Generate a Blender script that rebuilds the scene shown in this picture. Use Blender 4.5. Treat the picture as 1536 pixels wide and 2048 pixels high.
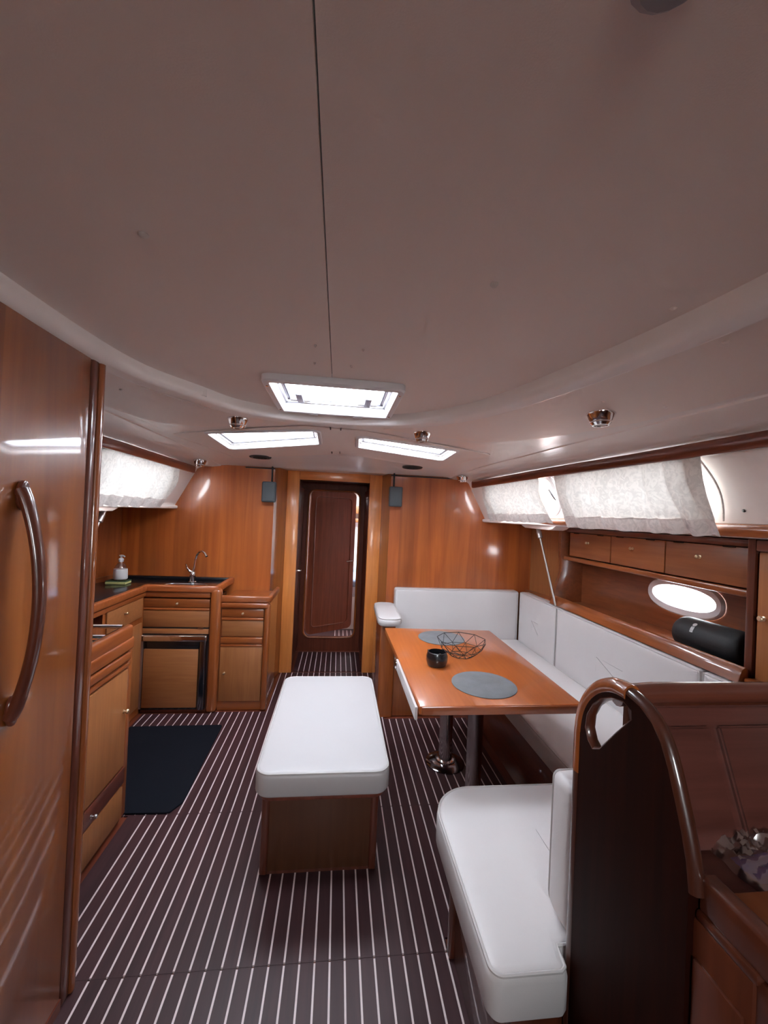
import bpy, bmesh, math, random
from mathutils import Vector, Matrix, noise
from mathutils.geometry import delaunay_2d_cdt
PI = math.pi
random.seed(7)
for o in list(bpy.data.objects): bpy.data.objects.remove(o)
SC = bpy.context.scene
COL = SC.collection

# ------------------------------------------------------------------ camera, world, light, exposure
cam = bpy.data.objects.new('camera', bpy.data.cameras.new('camera')); COL.objects.link(cam)
cam.data.sensor_fit = 'HORIZONTAL'; cam.data.sensor_width = 36.0; cam.data.lens = 18.75
cam.data.clip_start = 0.02
yaw, pitch, roll = 0.112365, 0.007073, 0.044477
fw = Vector((math.sin(yaw)*math.cos(pitch), math.cos(yaw)*math.cos(pitch), math.sin(pitch)))
rt = Vector((math.cos(yaw), -math.sin(yaw), 0)); up = rt.cross(fw)
r2 = rt*math.cos(roll) + up*math.sin(roll); u2 = up*math.cos(roll) - rt*math.sin(roll)
M = Matrix((r2, u2, -fw)).transposed().to_4x4(); M.translation = Vector((0, 0, 1.5))
cam.matrix_world = M
SC.camera = cam

world = bpy.data.worlds.new('sky'); SC.world = world; world.use_nodes = True
bg = world.node_tree.nodes['Background']
bg.inputs[0].default_value = (0.93, 0.97, 1.0, 1); bg.inputs[1].default_value = 9.0
SC.view_settings.view_transform = 'Standard'; SC.view_settings.look = 'None'
SC.view_settings.gamma = 1.0; SC.view_settings.use_curve_mapping = False
SC.view_settings.exposure = 1.88
SC.cycles.use_denoising = True
SC.cycles.max_bounces = 12; SC.cycles.diffuse_bounces = 9; SC.cycles.glossy_bounces = 4
SC.cycles.use_adaptive_sampling = True; SC.cycles.adaptive_threshold = .1; SC.cycles.adaptive_min_samples = 16
SC.cycles.transparent_max_bounces = 8; SC.cycles.sample_clamp_indirect = 8.0

def portal(name, loc, sx, sy, direction):
    """Daylight opening: guides the sky's light through a hatch or window."""
    l = bpy.data.lights.new(name, 'AREA'); l.shape = 'RECTANGLE'; l.size = sx; l.size_y = sy
    l.cycles.is_portal = True
    o = bpy.data.objects.new(name, l); COL.objects.link(o); o.location = loc
    o.rotation_euler = Vector(direction).to_track_quat('-Z', 'Y').to_euler()
portal('daylight_main_hatch', (-.03, 1.68, 2.12), .5, .5, (0, 0, -1))
portal('daylight_port_hatch', (-.45, 2.52, 2.10), .8, .7, (0, 0, -1))
portal('daylight_starboard_hatch', (.41, 2.52, 2.10), .8, .7, (0, 0, -1))
portal('daylight_fore_cabin', (.1, 5.5, 2.0), .8, .8, (0, 0, -1))
portal('daylight_companionway', (0, -1.36, 1.605), .54, .49, (0, 1, 0))

# ------------------------------------------------------------------ materials
def mat(name, color, rough=.5, metal=0, coat=0, coat_rough=.06, spec=.5, sheen=0, bump=0, bump_scale=200, var=0, var_scale=6):
    m = bpy.data.materials.new(name); m.use_nodes = True
    nt = m.node_tree; b = nt.nodes['Principled BSDF']
    b.inputs['Base Color'].default_value = (*color, 1); b.inputs['Roughness'].default_value = rough
    b.inputs['Metallic'].default_value = metal; b.inputs['Specular IOR Level'].default_value = spec
    b.inputs['Coat Weight'].default_value = coat; b.inputs['Coat Roughness'].default_value = coat_rough
    b.inputs['Sheen Weight'].default_value = sheen
    if bump or var:
        tc = nt.nodes.new('ShaderNodeTexCoord')
    if bump:
        n = nt.nodes.new('ShaderNodeTexNoise'); n.inputs['Scale'].default_value = bump_scale; n.inputs['Detail'].default_value = 3
        bp = nt.nodes.new('ShaderNodeBump'); bp.inputs['Strength'].default_value = bump; bp.inputs['Distance'].default_value = .002
        nt.links.new(tc.outputs['Object'], n.inputs['Vector']); nt.links.new(n.outputs['Fac'], bp.inputs['Height'])
        nt.links.new(bp.outputs['Normal'], b.inputs['Normal'])
    if var:
        n = nt.nodes.new('ShaderNodeTexNoise'); n.inputs['Scale'].default_value = var_scale; n.inputs['Detail'].default_value = 5
        r = nt.nodes.new('ShaderNodeValToRGB')
        r.color_ramp.elements[0].position = .3; r.color_ramp.elements[1].position = .7
        r.color_ramp.elements[0].color = (*[c*(1-var) for c in color], 1); r.color_ramp.elements[1].color = (*[min(1, c*(1+var)) for c in color], 1)
        nt.links.new(tc.outputs['Object'], n.inputs['Vector']); nt.links.new(n.outputs['Fac'], r.inputs['Fac'])
        nt.links.new(r.outputs['Color'], b.inputs['Base Color'])
    return m

def wood(name, c1, c2, grain='z', rough=.35, coat=.8, coat_rough=.07, stave=0, stave_axis='x', stave_w=.11, fine=1.0, ior=1.5, spec=.5):
    m = bpy.data.materials.new(name); m.use_nodes = True
    nt = m.node_tree; b = nt.nodes['Principled BSDF']; N = nt.nodes.new; K = nt.links.new
    tc = N('ShaderNodeTexCoord')
    mp = N('ShaderNodeMapping'); s = {'x': (1.2, 22, 22), 'y': (22, 1.2, 22), 'z': (22, 22, 1.2)}[grain]
    mp.inputs['Scale'].default_value = [v*fine for v in s]
    K(tc.outputs['Object'], mp.inputs['Vector'])
    n = N('ShaderNodeTexNoise'); n.inputs['Scale'].default_value = 1.6; n.inputs['Detail'].default_value = 7; n.inputs['Roughness'].default_value = .62; n.inputs['Distortion'].default_value = .6
    K(mp.outputs['Vector'], n.inputs['Vector'])
    r = N('ShaderNodeValToRGB'); r.color_ramp.elements[0].position = .28; r.color_ramp.elements[1].position = .74
    r.color_ramp.elements[0].color = (*c2, 1); r.color_ramp.elements[1].color = (*c1, 1)
    K(n.outputs['Fac'], r.inputs['Fac'])
    big = N('ShaderNodeTexNoise'); big.inputs['Scale'].default_value = 2.2; big.inputs['Detail'].default_value = 2
    K(tc.outputs['Object'], big.inputs['Vector'])
    mr = N('ShaderNodeMapRange'); mr.inputs['To Min'].default_value = .8; mr.inputs['To Max'].default_value = 1.2
    K(big.outputs['Fac'], mr.inputs['Value'])
    val = mr.outputs['Result']
    if stave:
        sx = N('ShaderNodeSeparateXYZ'); K(tc.outputs['Object'], sx.inputs['Vector'])
        d = N('ShaderNodeMath'); d.operation = 'DIVIDE'; d.inputs[1].default_value = stave_w; K(sx.outputs[stave_axis.upper()], d.inputs[0])
        f = N('ShaderNodeMath'); f.operation = 'FLOOR'; K(d.outputs[0], f.inputs[0])
        w = N('ShaderNodeTexWhiteNoise'); w.noise_dimensions = '1D'; K(f.outputs[0], w.inputs['W'])
        m2 = N('ShaderNodeMapRange'); m2.inputs['To Min'].default_value = 1-stave; m2.inputs['To Max'].default_value = 1+stave
        K(w.outputs['Value'], m2.inputs['Value'])
        mu = N('ShaderNodeMath'); mu.operation = 'MULTIPLY'; K(val, mu.inputs[0]); K(m2.outputs['Result'], mu.inputs[1]); val = mu.outputs[0]
    oi = N('ShaderNodeObjectInfo')
    m3 = N('ShaderNodeMapRange'); m3.inputs['To Min'].default_value = .9; m3.inputs['To Max'].default_value = 1.1
    K(oi.outputs['Random'], m3.inputs['Value'])
    mu2 = N('ShaderNodeMath'); mu2.operation = 'MULTIPLY'; K(val, mu2.inputs[0]); K(m3.outputs['Result'], mu2.inputs[1])
    mx = N('ShaderNodeMix'); mx.data_type = 'RGBA'; mx.blend_type = 'MULTIPLY'; mx.inputs['Factor'].default_value = 1
    K(r.outputs['Color'], mx.inputs['A']); K(mu2.outputs[0], mx.inputs['B'])
    K(mx.outputs['Result'], b.inputs['Base Color'])
    b.inputs['Roughness'].default_value = rough; b.inputs['Coat Weight'].default_value = coat; b.inputs['Coat Roughness'].default_value = coat_rough; b.inputs['Coat IOR'].default_value = ior; b.inputs['Specular IOR Level'].default_value = spec
    bp = N('ShaderNodeBump'); bp.inputs['Strength'].default_value = .06; bp.inputs['Distance'].default_value = .001
    K(n.outputs['Fac'], bp.inputs['Height']); K(bp.outputs['Normal'], b.inputs['Normal'])
    return m

def glass(name, tint=(1, 1, 1), gloss=.06, grough=.03):
    m = bpy.data.materials.new(name); m.use_nodes = True; nt = m.node_tree
    nt.nodes.clear()
    o = nt.nodes.new('ShaderNodeOutputMaterial'); t = nt.nodes.new('ShaderNodeBsdfTransparent'); g = nt.nodes.new('ShaderNodeBsdfGlossy')
    t.inputs['Color'].default_value = (*tint, 1); g.inputs['Roughness'].default_value = grough
    x = nt.nodes.new('ShaderNodeMixShader'); x.inputs[0].default_value = gloss
    nt.links.new(t.outputs[0], x.inputs[1]); nt.links.new(g.outputs[0], x.inputs[2]); nt.links.new(x.outputs[0], o.inputs['Surface'])
    return m

def cloth(name, col, transl=.5):
    m = bpy.data.materials.new(name); m.use_nodes = True; nt = m.node_tree; nt.nodes.clear(); N = nt.nodes.new; K = nt.links.new
    o = N('ShaderNodeOutputMaterial'); d = N('ShaderNodeBsdfDiffuse'); t = N('ShaderNodeBsdfTranslucent'); x = N('ShaderNodeMixShader')
    x.inputs[0].default_value = transl
    tc = N('ShaderNodeTexCoord')
    v = N('ShaderNodeTexNoise'); v.inputs['Scale'].default_value = 26; v.inputs['Detail'].default_value = 4; v.inputs['Distortion'].default_value = 2.2
    K(tc.outputs['Object'], v.inputs['Vector'])
    r = N('ShaderNodeValToRGB'); r.color_ramp.elements[0].position = .42; r.color_ramp.elements[1].position = .56
    r.color_ramp.elements[0].color = (*[c*.86 for c in col], 1); r.color_ramp.elements[1].color = (*col, 1)
    K(v.outputs['Fac'], r.inputs['Fac'])
    for s in (d, t): K(r.outputs['Color'], s.inputs['Color'])
    K(d.outputs[0], x.inputs[1]); K(t.outputs[0], x.inputs[2]); K(x.outputs[0], o.inputs['Surface'])
    return m

MAHO1, MAHO2 = (.37, .100, .022), (.20, .046, .009)
W = {}
W['bulk'] = wood('bulkhead_veneer', (.50, .132, .025), (.28, .058, .010), 'z', rough=.4, coat=.7, coat_rough=.10, stave=.17, stave_axis='x', stave_w=.135, fine=.33)
W['frame'] = wood('door_frame_wood', (.78, .285, .070), (.60, .185, .040), 'z', rough=.4, coat=.5, coat_rough=.15)
W['maho'] = wood('varnished_mahogany', MAHO1, MAHO2, 'z', coat=1, coat_rough=.05)
W['maho_y'] = wood('varnished_mahogany_rail', MAHO1, MAHO2, 'y', coat=1, coat_rough=.06)
W['maho_x'] = wood('varnished_mahogany_cross', MAHO1, MAHO2, 'x', coat=1, coat_rough=.06)
W['dark'] = wood('dark_mahogany', (.15, .034, .015), (.075, .016, .007), 'z', coat=.8, coat_rough=.08)
W['dark_y'] = wood('dark_mahogany_rail', (.20, .045, .020), (.10, .021, .010), 'y', coat=.8, coat_rough=.09)
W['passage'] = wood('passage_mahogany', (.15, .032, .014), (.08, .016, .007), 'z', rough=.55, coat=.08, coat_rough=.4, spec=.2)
W['navrail'] = wood('nav_rail_mahogany', (.23, .066, .038), (.13, .034, .020), 'x', coat=1, coat_rough=.06)
W['navrim_shaded'] = wood('nav_rim_mahogany_shaded', (.075, .020, .010), (.040, .010, .005), 'z', coat=.8, coat_rough=.08)  # darker copy for the rim's shaded lengths, shade put into the colour
W['nav'] = wood('nav_mahogany', (.150, .048, .036), (.085, .025, .018), 'x', coat=1, coat_rough=.06)  # purple-brown tone puts the ceiling's reflection into the base colour
W['navside_shaded'] = wood('nav_side_mahogany_shaded', (.026, .005, .0025), (.012, .0025, .0015), 'z', rough=.5, coat=.0, spec=.05)  # near-black: the shade on this side is put into the wood colour
W['navz'] = wood('nav_mahogany_upright', (.105, .024, .009), (.055, .012, .005), 'z', coat=1, coat_rough=.06)
W['panel'] = wood('satin_cabinet_panel', (.40, .150, .047), (.30, .102, .030), 'x', rough=.5, coat=.25, coat_rough=.3, fine=1.5)
W['panel_z'] = wood('satin_locker_panel', (.40, .150, .047), (.30, .102, .030), 'z', rough=.5, coat=.25, coat_rough=.3, fine=1.5)
W['rail'] = wood('cabinet_rail_wood', (.40, .105, .025), (.21, .046, .010), 'x', coat=.8, coat_rough=.1)
W['rail_y'] = wood('cabinet_rail_wood_long', (.40, .105, .025), (.21, .046, .010), 'y', coat=.8, coat_rough=.1)
W['bigdoor'] = wood('cabin_door_veneer', (.36, .108, .019), (.19, .043, .008), 'z', rough=.35, coat=1, coat_rough=.055, stave=.2, stave_axis='y', stave_w=.16, fine=.33, ior=1.5)
W['table'] = wood('table_veneer', (.50, .135, .026), (.38, .088, .015), 'y', rough=.35, coat=.8, coat_rough=.1, fine=.8)
W['niche'] = wood('niche_veneer', (.26, .075, .025), (.16, .04, .013), 'y', coat=.5, coat_rough=.15)
W['locker'] = wood('locker_door_veneer', (.30, .095, .030), (.22, .062, .018), 'y', rough=.45, coat=.3, coat_rough=.25)
W['plank'] = wood('dark_sole_plank', (.058, .021, .024), (.036, .013, .0155), 'y', rough=.5, coat=.08, coat_rough=.3, fine=1.3, spec=.3)
W['holly'] = mat('pale_inlay', (.72, .60, .60), .5)
GRP = mat('white_moulding', (.86, .80, .77), .35, coat=.35, coat_rough=.2)
LINER = mat('headliner_vinyl', (.82, .725, .675), .55, bump=.12, bump_scale=420)
WHITE = mat('white_plastic', (.74, .73, .75), .35)
VINYL = mat('white_vinyl', (.66, .632, .63), .42, bump=.1, bump_scale=350, var=.02, var_scale=3)
PIPE = mat('vinyl_piping', (.56, .535, .525), .5)
CHROME = mat('chrome', (.82, .80, .80), .12, metal=1)
STEEL = mat('brushed_steel', (.42, .44, .47), .35, metal=1, var=.1, var_scale=8)
SATIN = mat('satin_aluminium', (.62, .60, .60), .4, metal=1)
BRASS = mat('brass', (.90, .76, .55), .32, metal=1)
BLACK = mat('black_laminate', (.012, .012, .015), .25, coat=.3)
BLACKM = mat('black_matte', (.014, .014, .016), .6, bump=.2, bump_scale=300)
RUBBER = mat('navy_mat', (.006, .0072, .0120), .85, spec=.12, bump=.5, bump_scale=260)
GREYBOX = mat('grey_speaker_shell', (.070, .082, .092), .6)
GRILLE = mat('dark_grille', (.05, .045, .045), .5, bump=.5, bump_scale=500)
PLACE = mat('grey_placemat', (.16, .165, .175), .7, bump=.6, bump_scale=320, var=.12, var_scale=14)
GAP = mat('dark_seam', (.035, .028, .026), .8)
CURT = cloth('curtain_jacquard', (.80, .775, .73), .042)
HEM = cloth('curtain_hem_cloth', (.72, .66, .63), .025)
PANE = glass('clear_pane', (.95, .97, 1.0), .05)
PANEH = glass('hatch_acrylic', (.82, .86, .93), .06)
BOTTLE = glass('bottle_plastic', (.84, .80, .78), .12)
LABELW = mat('white_label', (.75, .72, .71), .5)
SPONGE = mat('yellow_sponge', (.55, .55, .22), .9, bump=.6, bump_scale=90)
SCOUR = mat('green_scourer', (.05, .085, .04), .9, bump=.6, bump_scale=200)
BLUE = mat('blue_pouch', (.05, .06, .30), .6, var=.2, var_scale=30)
FILM = glass('plastic_film', (.9, .9, .93), .55, .22)
FABRIC = mat('blue_bedding', (.30, .38, .55), .8, var=.3, var_scale=20)
LOGO = mat('silver_print', (.55, .55, .55), .4)
LENS = mat('lamp_lens', (.55, .52, .50), .2)
RED = mat('red_brown_plug', (.09, .02, .015), .5)

# ------------------------------------------------------------------ helpers
WL = {}
def put(name, bm, m, parent=None, smooth=40, origin=None):
    """Link bm as one mesh object; vertices are given in world coordinates."""
    bmesh.ops.recalc_face_normals(bm, faces=bm.faces)
    me = bpy.data.meshes.new(name)
    if parent is not None: base = WL[parent.as_pointer()]
    elif origin is not None: base = Vector(origin)
    else:
        xs = [v.co for v in bm.verts]
        base = Vector(((min(v.x for v in xs)+max(v.x for v in xs))/2, (min(v.y for v in xs)+max(v.y for v in xs))/2, min(v.z for v in xs)))
    bmesh.ops.translate(bm, verts=bm.verts, vec=-base)
    bm.to_mesh(me); bm.free()
    if smooth:
        me.shade_smooth(); me.set_sharp_from_angle(angle=math.radians(smooth))
    me.materials.append(m)
    o = bpy.data.objects.new(name, me); COL.objects.link(o)
    if parent is not None: o.parent = parent
    else: o.location = base
    WL[o.as_pointer()] = base
    return o
def tag(o, label=None, cat=None, group=None, kind=None):
    for k, v in (('label', label), ('category', cat), ('group', group), ('kind', kind)):
        if v: o[k] = v
    return o
def thing(name, loc, label, cat, group=None, kind=None):
    o = bpy.data.objects.new(name, None); COL.objects.link(o); o.location = loc; o.empty_display_size = .05
    WL[o.as_pointer()] = Vector(loc)
    return tag(o, label, cat, group, kind)
def B(): return bmesh.new()

def box(bm, x0, x1, y0, y1, z0, z1, bev=0, seg=2):
    x0, x1 = min(x0, x1), max(x0, x1); y0, y1 = min(y0, y1), max(y0, y1); z0, z1 = min(z0, z1), max(z0, z1)
    vs = [bm.verts.new(p) for p in ((x0,y0,z0),(x1,y0,z0),(x1,y1,z0),(x0,y1,z0),(x0,y0,z1),(x1,y0,z1),(x1,y1,z1),(x0,y1,z1))]
    fs = [bm.faces.new([vs[i] for i in f]) for f in ((0,3,2,1),(4,5,6,7),(0,1,5,4),(1,2,6,5),(2,3,7,6),(3,0,4,7))]
    if bev:
        es = {e for f in fs for e in f.edges}
        bmesh.ops.bevel(bm, geom=list(es), offset=bev, segments=seg, affect='EDGES', profile=.5)
    return bm
def bx(*a, **k): return box(B(), *a, **k)

def prism(bm, pts, axis, a0, a1, bev=0, seg=2):
    """Extrude a 2-D outline along an axis: pts are (y,z) for x, (x,z) for y, (x,y) for z."""
    def P(p, a): return {'x': (a, p[0], p[1]), 'y': (p[0], a, p[1]), 'z': (p[0], p[1], a)}[axis]
    lo = [bm.verts.new(P(p, a0)) for p in pts]; hi = [bm.verts.new(P(p, a1)) for p in pts]
    fs = [bm.faces.new(lo), bm.faces.new(hi)]; n = len(pts)
    for i in range(n): fs.append(bm.faces.new((lo[i], lo[(i+1) % n], hi[(i+1) % n], hi[i])))
    bmesh.ops.recalc_face_normals(bm, faces=fs)
    if bev:
        es = set(fs[0].edges) | set(fs[1].edges)
        bmesh.ops.bevel(bm, geom=list(es), offset=bev, segments=seg, affect='EDGES', profile=.5)
    return bm

def tube(bm, pts, r, n=10, closed=False, flat=1.0):
    pts = [Vector(p) for p in pts]; rs = r if isinstance(r, (list, tuple)) else [r]*len(pts)
    rings = []; N_ = len(pts); nrm = None
    for i, p in enumerate(pts):
        if closed: t = pts[(i+1) % N_] - pts[i-1]
        else: t = pts[min(i+1, N_-1)] - pts[max(i-1, 0)]
        t.normalize()
        if nrm is None:
            a = Vector((0, 0, 1)) if abs(t.z) < .9 else Vector((1, 0, 0)); nrm = a - t*a.dot(t)
        else: nrm = nrm - t*nrm.dot(t)
        nrm.normalize(); bi = t.cross(nrm)
        rings.append([bm.verts.new(p + (nrm*math.cos(2*PI*k/n)*flat + bi*math.sin(2*PI*k/n))*rs[i]) for k in range(n)])
    m = N_ if closed else N_-1
    for i in range(m):
        a, b = rings[i], rings[(i+1) % N_]
        for k in range(n): bm.faces.new((a[k], a[(k+1) % n], b[(k+1) % n], b[k]))
    if not closed: bm.faces.new(rings[0]); bm.faces.new(rings[-1])
    return bm

def lathe(bm, prof, c, n=20, axis=(0, 0, 1)):
    q = Vector((0, 0, 1)).rotation_difference(Vector(axis)); c = Vector(c); rings = []
    for r, z in prof:
        if r < 1e-5: rings.append([bm.verts.new(c + q @ Vector((0, 0, z)))])
        else: rings.append([bm.verts.new(c + q @ Vector((r*math.cos(2*PI*k/n), r*math.sin(2*PI*k/n), z))) for k in range(n)])
    for a, b in zip(rings, rings[1:]):
        for k in range(n):
            if len(a) == 1 and len(b) == 1: continue
            if len(a) == 1: bm.faces.new((a[0], b[k], b[(k+1) % n]))
            elif len(b) == 1: bm.faces.new((a[k], a[(k+1) % n], b[0]))
            else: bm.faces.new((a[k], a[(k+1) % n], b[(k+1) % n], b[k]))
    if len(rings[0]) > 1: bm.faces.new(rings[0])
    if len(rings[-1]) > 1: bm.faces.new(rings[-1])
    return bm

def grid(bm, rows, skip=None):
    vs = [[bm.verts.new(p) for p in r] for r in rows]
    for i in range(len(vs)-1):
        for j in range(len(vs[0])-1):
            if skip and skip(i, j): continue
            bm.faces.new((vs[i][j], vs[i+1][j], vs[i+1][j+1], vs[i][j+1]))
    return bm

def rrect(u0, u1, v0, v1, r=.03, seg=6):
    rr = r if isinstance(r, (list, tuple)) else [r]*4      # corners: (u0,v0),(u1,v0),(u1,v1),(u0,v1)
    out = []
    for (cu, cv, a0, q) in ((u0, v0, PI, 0), (u1, v0, 1.5*PI, 1), (u1, v1, 0, 2), (u0, v1, .5*PI, 3)):
        R = rr[q]; su = 1 if cu == u0 else -1; sv = 1 if cv == v0 else -1
        for k in range(seg+1):
            a = a0 + .5*PI*k/seg
            out.append((cu + su*R + R*math.cos(a), cv + sv*R + R*math.sin(a)))
    return out

def inset(pts, d):
    n = len(pts); out = []
    for i in range(n):
        p, a, b = Vector(pts[i]), Vector(pts[i-1]), Vector(pts[(i+1) % n])
        t1 = (p-a); t2 = (b-p)
        if t1.length < 1e-7: t1 = t2
        if t2.length < 1e-7: t2 = t1
        t = (t1.normalized()+t2.normalized()).normalized()
        out.append(tuple(p + Vector((-t.y, t.x))*d))
    return out

def cushion(bm, outline, h, rad, F, crown=.008):
    """Upholstered pad: outline (counter-clockwise u,v), thickness h along w; F maps (u,v,w) to the world."""
    cu = sum(p[0] for p in outline)/len(outline); cv = sum(p[1] for p in outline)/len(outline)
    R = [(rad*.35, 0), (0, rad*.5)] + [(rad*(1-math.cos(a)), h-rad+rad*math.sin(a)) for a in (0, .4, .8, 1.2, PI/2)]
    rings = [[F(u, v, w) for u, v in inset(outline, d)] for d, w in R]
    top = inset(outline, rad)
    for s in (.86, .55, .2): rings.append([F(cu+(u-cu)*s, cv+(v-cv)*s, h+crown*(1-s*s)) for u, v in top])
    vs = [[bm.verts.new(p) for p in r] for r in rings]; n = len(outline)
    for a, b in zip(vs, vs[1:]):
        for k in range(n): bm.faces.new((a[k], a[(k+1) % n], b[(k+1) % n], b[k]))
    bm.faces.new(vs[0]); bm.faces.new(vs[-1])
    return bm
def piping(bm, outline, h, rad, F, r=.0045, d=None):
    pts = [F(u, v, h-rad*.25) for u, v in inset(outline, rad*.28 if d is None else d)]
    return tube(bm, pts, r, 6, closed=True)
def Fz(z0): return lambda u, v, w: (u, v, z0+w)

def inside(p, poly):
    x, y = p; c = False; n = len(poly)
    for i in range(n):
        x1, y1 = poly[i]; x2, y2 = poly[i-1]
        if (y1 > y) != (y2 > y) and x < (x2-x1)*(y-y1)/(y2-y1)+x1: c = not c
    return c
def sheet(bm, outer, holes, F, step=.12, thick=0, G=None):
    """A surface with holes, its outline and holes exact; F maps (u,v) to the world, G (if given) is its other face."""
    vs, es = [], []
    for loop in [outer]+holes:
        k = len(vs); n = len(loop); vs += [Vector(p) for p in loop]; es += [(k+i, k+(i+1) % n) for i in range(n)]
    us = [p[0] for p in outer]; ws = [p[1] for p in outer]
    u = min(us)+step*.53
    while u < max(us):
        w = min(ws)+step*.47
        while w < max(ws):
            if inside((u, w), outer) and not any(inside((u, w), h) for h in holes): vs.append(Vector((u, w)))
            w += step
        u += step
    V, Eo, Fo, _, _, _ = delaunay_2d_cdt(vs, es, [], 0, 1e-5)
    keep = []
    for f in Fo:
        c = sum((V[i] for i in f), Vector((0, 0)))/len(f)
        if inside(c, outer) and not any(inside(c, h) for h in holes): keep.append(f)
    a = [bm.verts.new(F(*v)) for v in V]
    for f in keep: bm.faces.new([a[i] for i in f])
    if G:
        b = [bm.verts.new(G(*v)) for v in V]
        cnt = {}
        for f in keep:
            bm.faces.new([b[i] for i in reversed(f)])
            for i in range(len(f)):
                e = (f[i], f[(i+1) % len(f)]); cnt[tuple(sorted(e))] = cnt.get(tuple(sorted(e)), 0)+1
        for (i, j), c in cnt.items():
            if c == 1: bm.faces.new((a[i], a[j], b[j], b[i]))
        bmesh.ops.delete(bm, geom=[v for v in bm.verts if not v.link_faces], context='VERTS')
    else:
        bmesh.ops.delete(bm, geom=[v for v in bm.verts if not v.link_faces], context='VERTS')
    return bm
def knob(parent, p, axis, r=.010, m=None):
    r *= .85
    prof = [(r*.9, 0), (r*.9, .002), (r*.45, .004), (r*.4, .010), (r, .014), (r*1.05, .018), (r*.8, .022), (0, .024)]
    return put('knob', lathe(B(), prof, p, 12, axis), m or BRASS, parent)
def lerp(a, b, t): return a+(b-a)*t
def interp(tab, y):
    if y <= tab[0][0]: return tab[0][1]
    for (a, va), (b, vb) in zip(tab, tab[1:]):
        if y <= b: return lerp(va, vb, (y-a)/(b-a))
    return tab[-1][1]

# ------------------------------------------------------------------ floor: dark planks with pale inlays
YB = 3.50                                   # main bulkhead
YD = 3.80                                   # doorway, set back between angled returns
floor = tag(put('floor', bx(-2.1, 2.1, -1.4, 4.40, -.05, -.006), W['dark_y'], smooth=0), 'dark striped cabin sole of planks with pale inlay strips', 'floor', kind='structure')
P0, PITCH, SW = -.861, .0499, .0062
def plank_run(x0, x1, y0, y1, parent=floor):
    k = math.ceil((x0-P0)/PITCH)
    edges = [x0]
    while P0+k*PITCH < x1: edges.append(P0+k*PITCH); k += 1
    edges.append(x1)
    for i in range(len(edges)-1):
        a = edges[i]+(SW/2 if i else 0); b = edges[i+1]-(SW/2 if i < len(edges)-2 else 0)
        if b-a > .004: put('plank', bx(a+.0002, b-.0002, y0, y1, -.006, .0), W['plank'], parent, smooth=0)
        if i: put('inlay_strip', bx(edges[i]-SW/2, edges[i]+SW/2, y0+.004, y1-.004, -.006, .0004), W['holly'], parent, smooth=0)
plank_run(-.885, .62, -.6, 1.3545)
plank_run(-.885, .445, 1.3555, 2.05)
plank_run(-1.33, -.885, 2.05, 3.04)
plank_run(-.885, -.47, 2.05, 3.06)
plank_run(-.47, .40, 2.05, 3.79)
plank_run(.445, 1.02, 1.40, 2.05)
plank_run(.40, 1.02, 2.05, 2.93)
plank_run(-.36, .28, 3.82, 4.34)
for a in ((-.94, -.885, -.6, 2.05), (-.885, .62, -1.4, -.6)):
    put('margin_board', bx(a[0], a[1], a[2], a[3], -.006, .0), W['plank'], floor, smooth=0)

# ------------------------------------------------------------------ cross-section of the coachroof
def zc(x, y): return interp(((2.0, 1.950), (2.9, 1.928), (3.5, 1.876)), y) - .028*(x/1.3)**2
XR = ((-1.4, 1.50), (.9, 1.485), (1.25, 1.462), (1.8, 1.418), (2.45, 1.338), (3.0, 1.245), (3.5, 1.150))
XLf = ((-1.4, 1.33), (2.2, 1.275), (3.5, 1.190))
def xt(side, y): return interp(XR, y) if side > 0 else -interp(XLf, y)
def xb(side, y): return xt(side, y) + side*.165
def xc(side, y): return xt(side, y) - side*.24
YS = [-1.4, -.9, -.4, .1, .5, .9, 1.25, 1.5, 1.8, 2.1, 2.45, 2.7, 2.95, 3.2, 3.4, 3.5]
def zt(y): return interp(((2.4, 1.842), (3.5, 1.818)), y)
# border of the raised central headliner
UB = [(-.765, -1.4), (-.765, .6), (-.765, 1.0), (-.758, 1.2), (-.738, 1.4), (-.705, 1.55), (-.55, 1.68), (-.575, 1.79), (-.47, 1.90), (-.34, 1.965), (-.18, 1.995), (-.02, 2.0),
      (.14, 1.985), (.28, 1.94), (.41, 1.84), (.53, 1.68), (.61, 1.52), (.668, 1.32), (.725, 1.08), (.768, .88), (.79, .70), (.80, .5), (.805, -1.4)]
HL = [(-.79, 2.37), (-.115, 2.15), (-.12, 2.55), (-.79, 2.92)]
HR = [(.07, 2.235), (.742, 2.43), (.748, 2.86), (.085, 2.58)]
def rounded(poly, r, seg=5):
    out = []; n = len(poly)
    for i in range(n):
        p, a, b = Vector(poly[i]), Vector(poly[i-1]), Vector(poly[(i+1) % n])
        u = (a-p).normalized(); v = (b-p).normalized(); ang = u.angle(v); d = r/math.tan(ang/2)
        s, e = p+u*d, p+v*d; c = p+(u+v).normalized()*(r/math.sin(ang/2))
        a0 = s-c; a1 = e-c
        for k in range(seg+1):
            t = k/seg; w = a0.lerp(a1, t).normalized()*r
            out.append(tuple(c+w))
    return out
def ccw(p): return p if sum(p[i-1][0]*p[i][1]-p[i][0]*p[i-1][1] for i in range(len(p))) > 0 else p[::-1]
hl_o, hr_o = ccw(rounded(HL, .05)), ccw(rounded(HR, .05))
hl_i, hr_i = inset(hl_o, .03), inset(hr_o, .03)
outer = [(xc(1, y), y) for y in YS] + [(xc(-1, y), y) for y in reversed(YS)]
ceiling = tag(put('ceiling', sheet(B(), outer, [UB, hl_i, hr_i], lambda u, v: (u, v, zc(u, v)), .15, G=lambda u, v: (u, v, zc(u, v)+.03)), GRP, origin=(0, 0, 1.95), smooth=30),
              'pale moulded cabin ceiling with vinyl headliner panels', 'ceiling', kind='structure')
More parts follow.
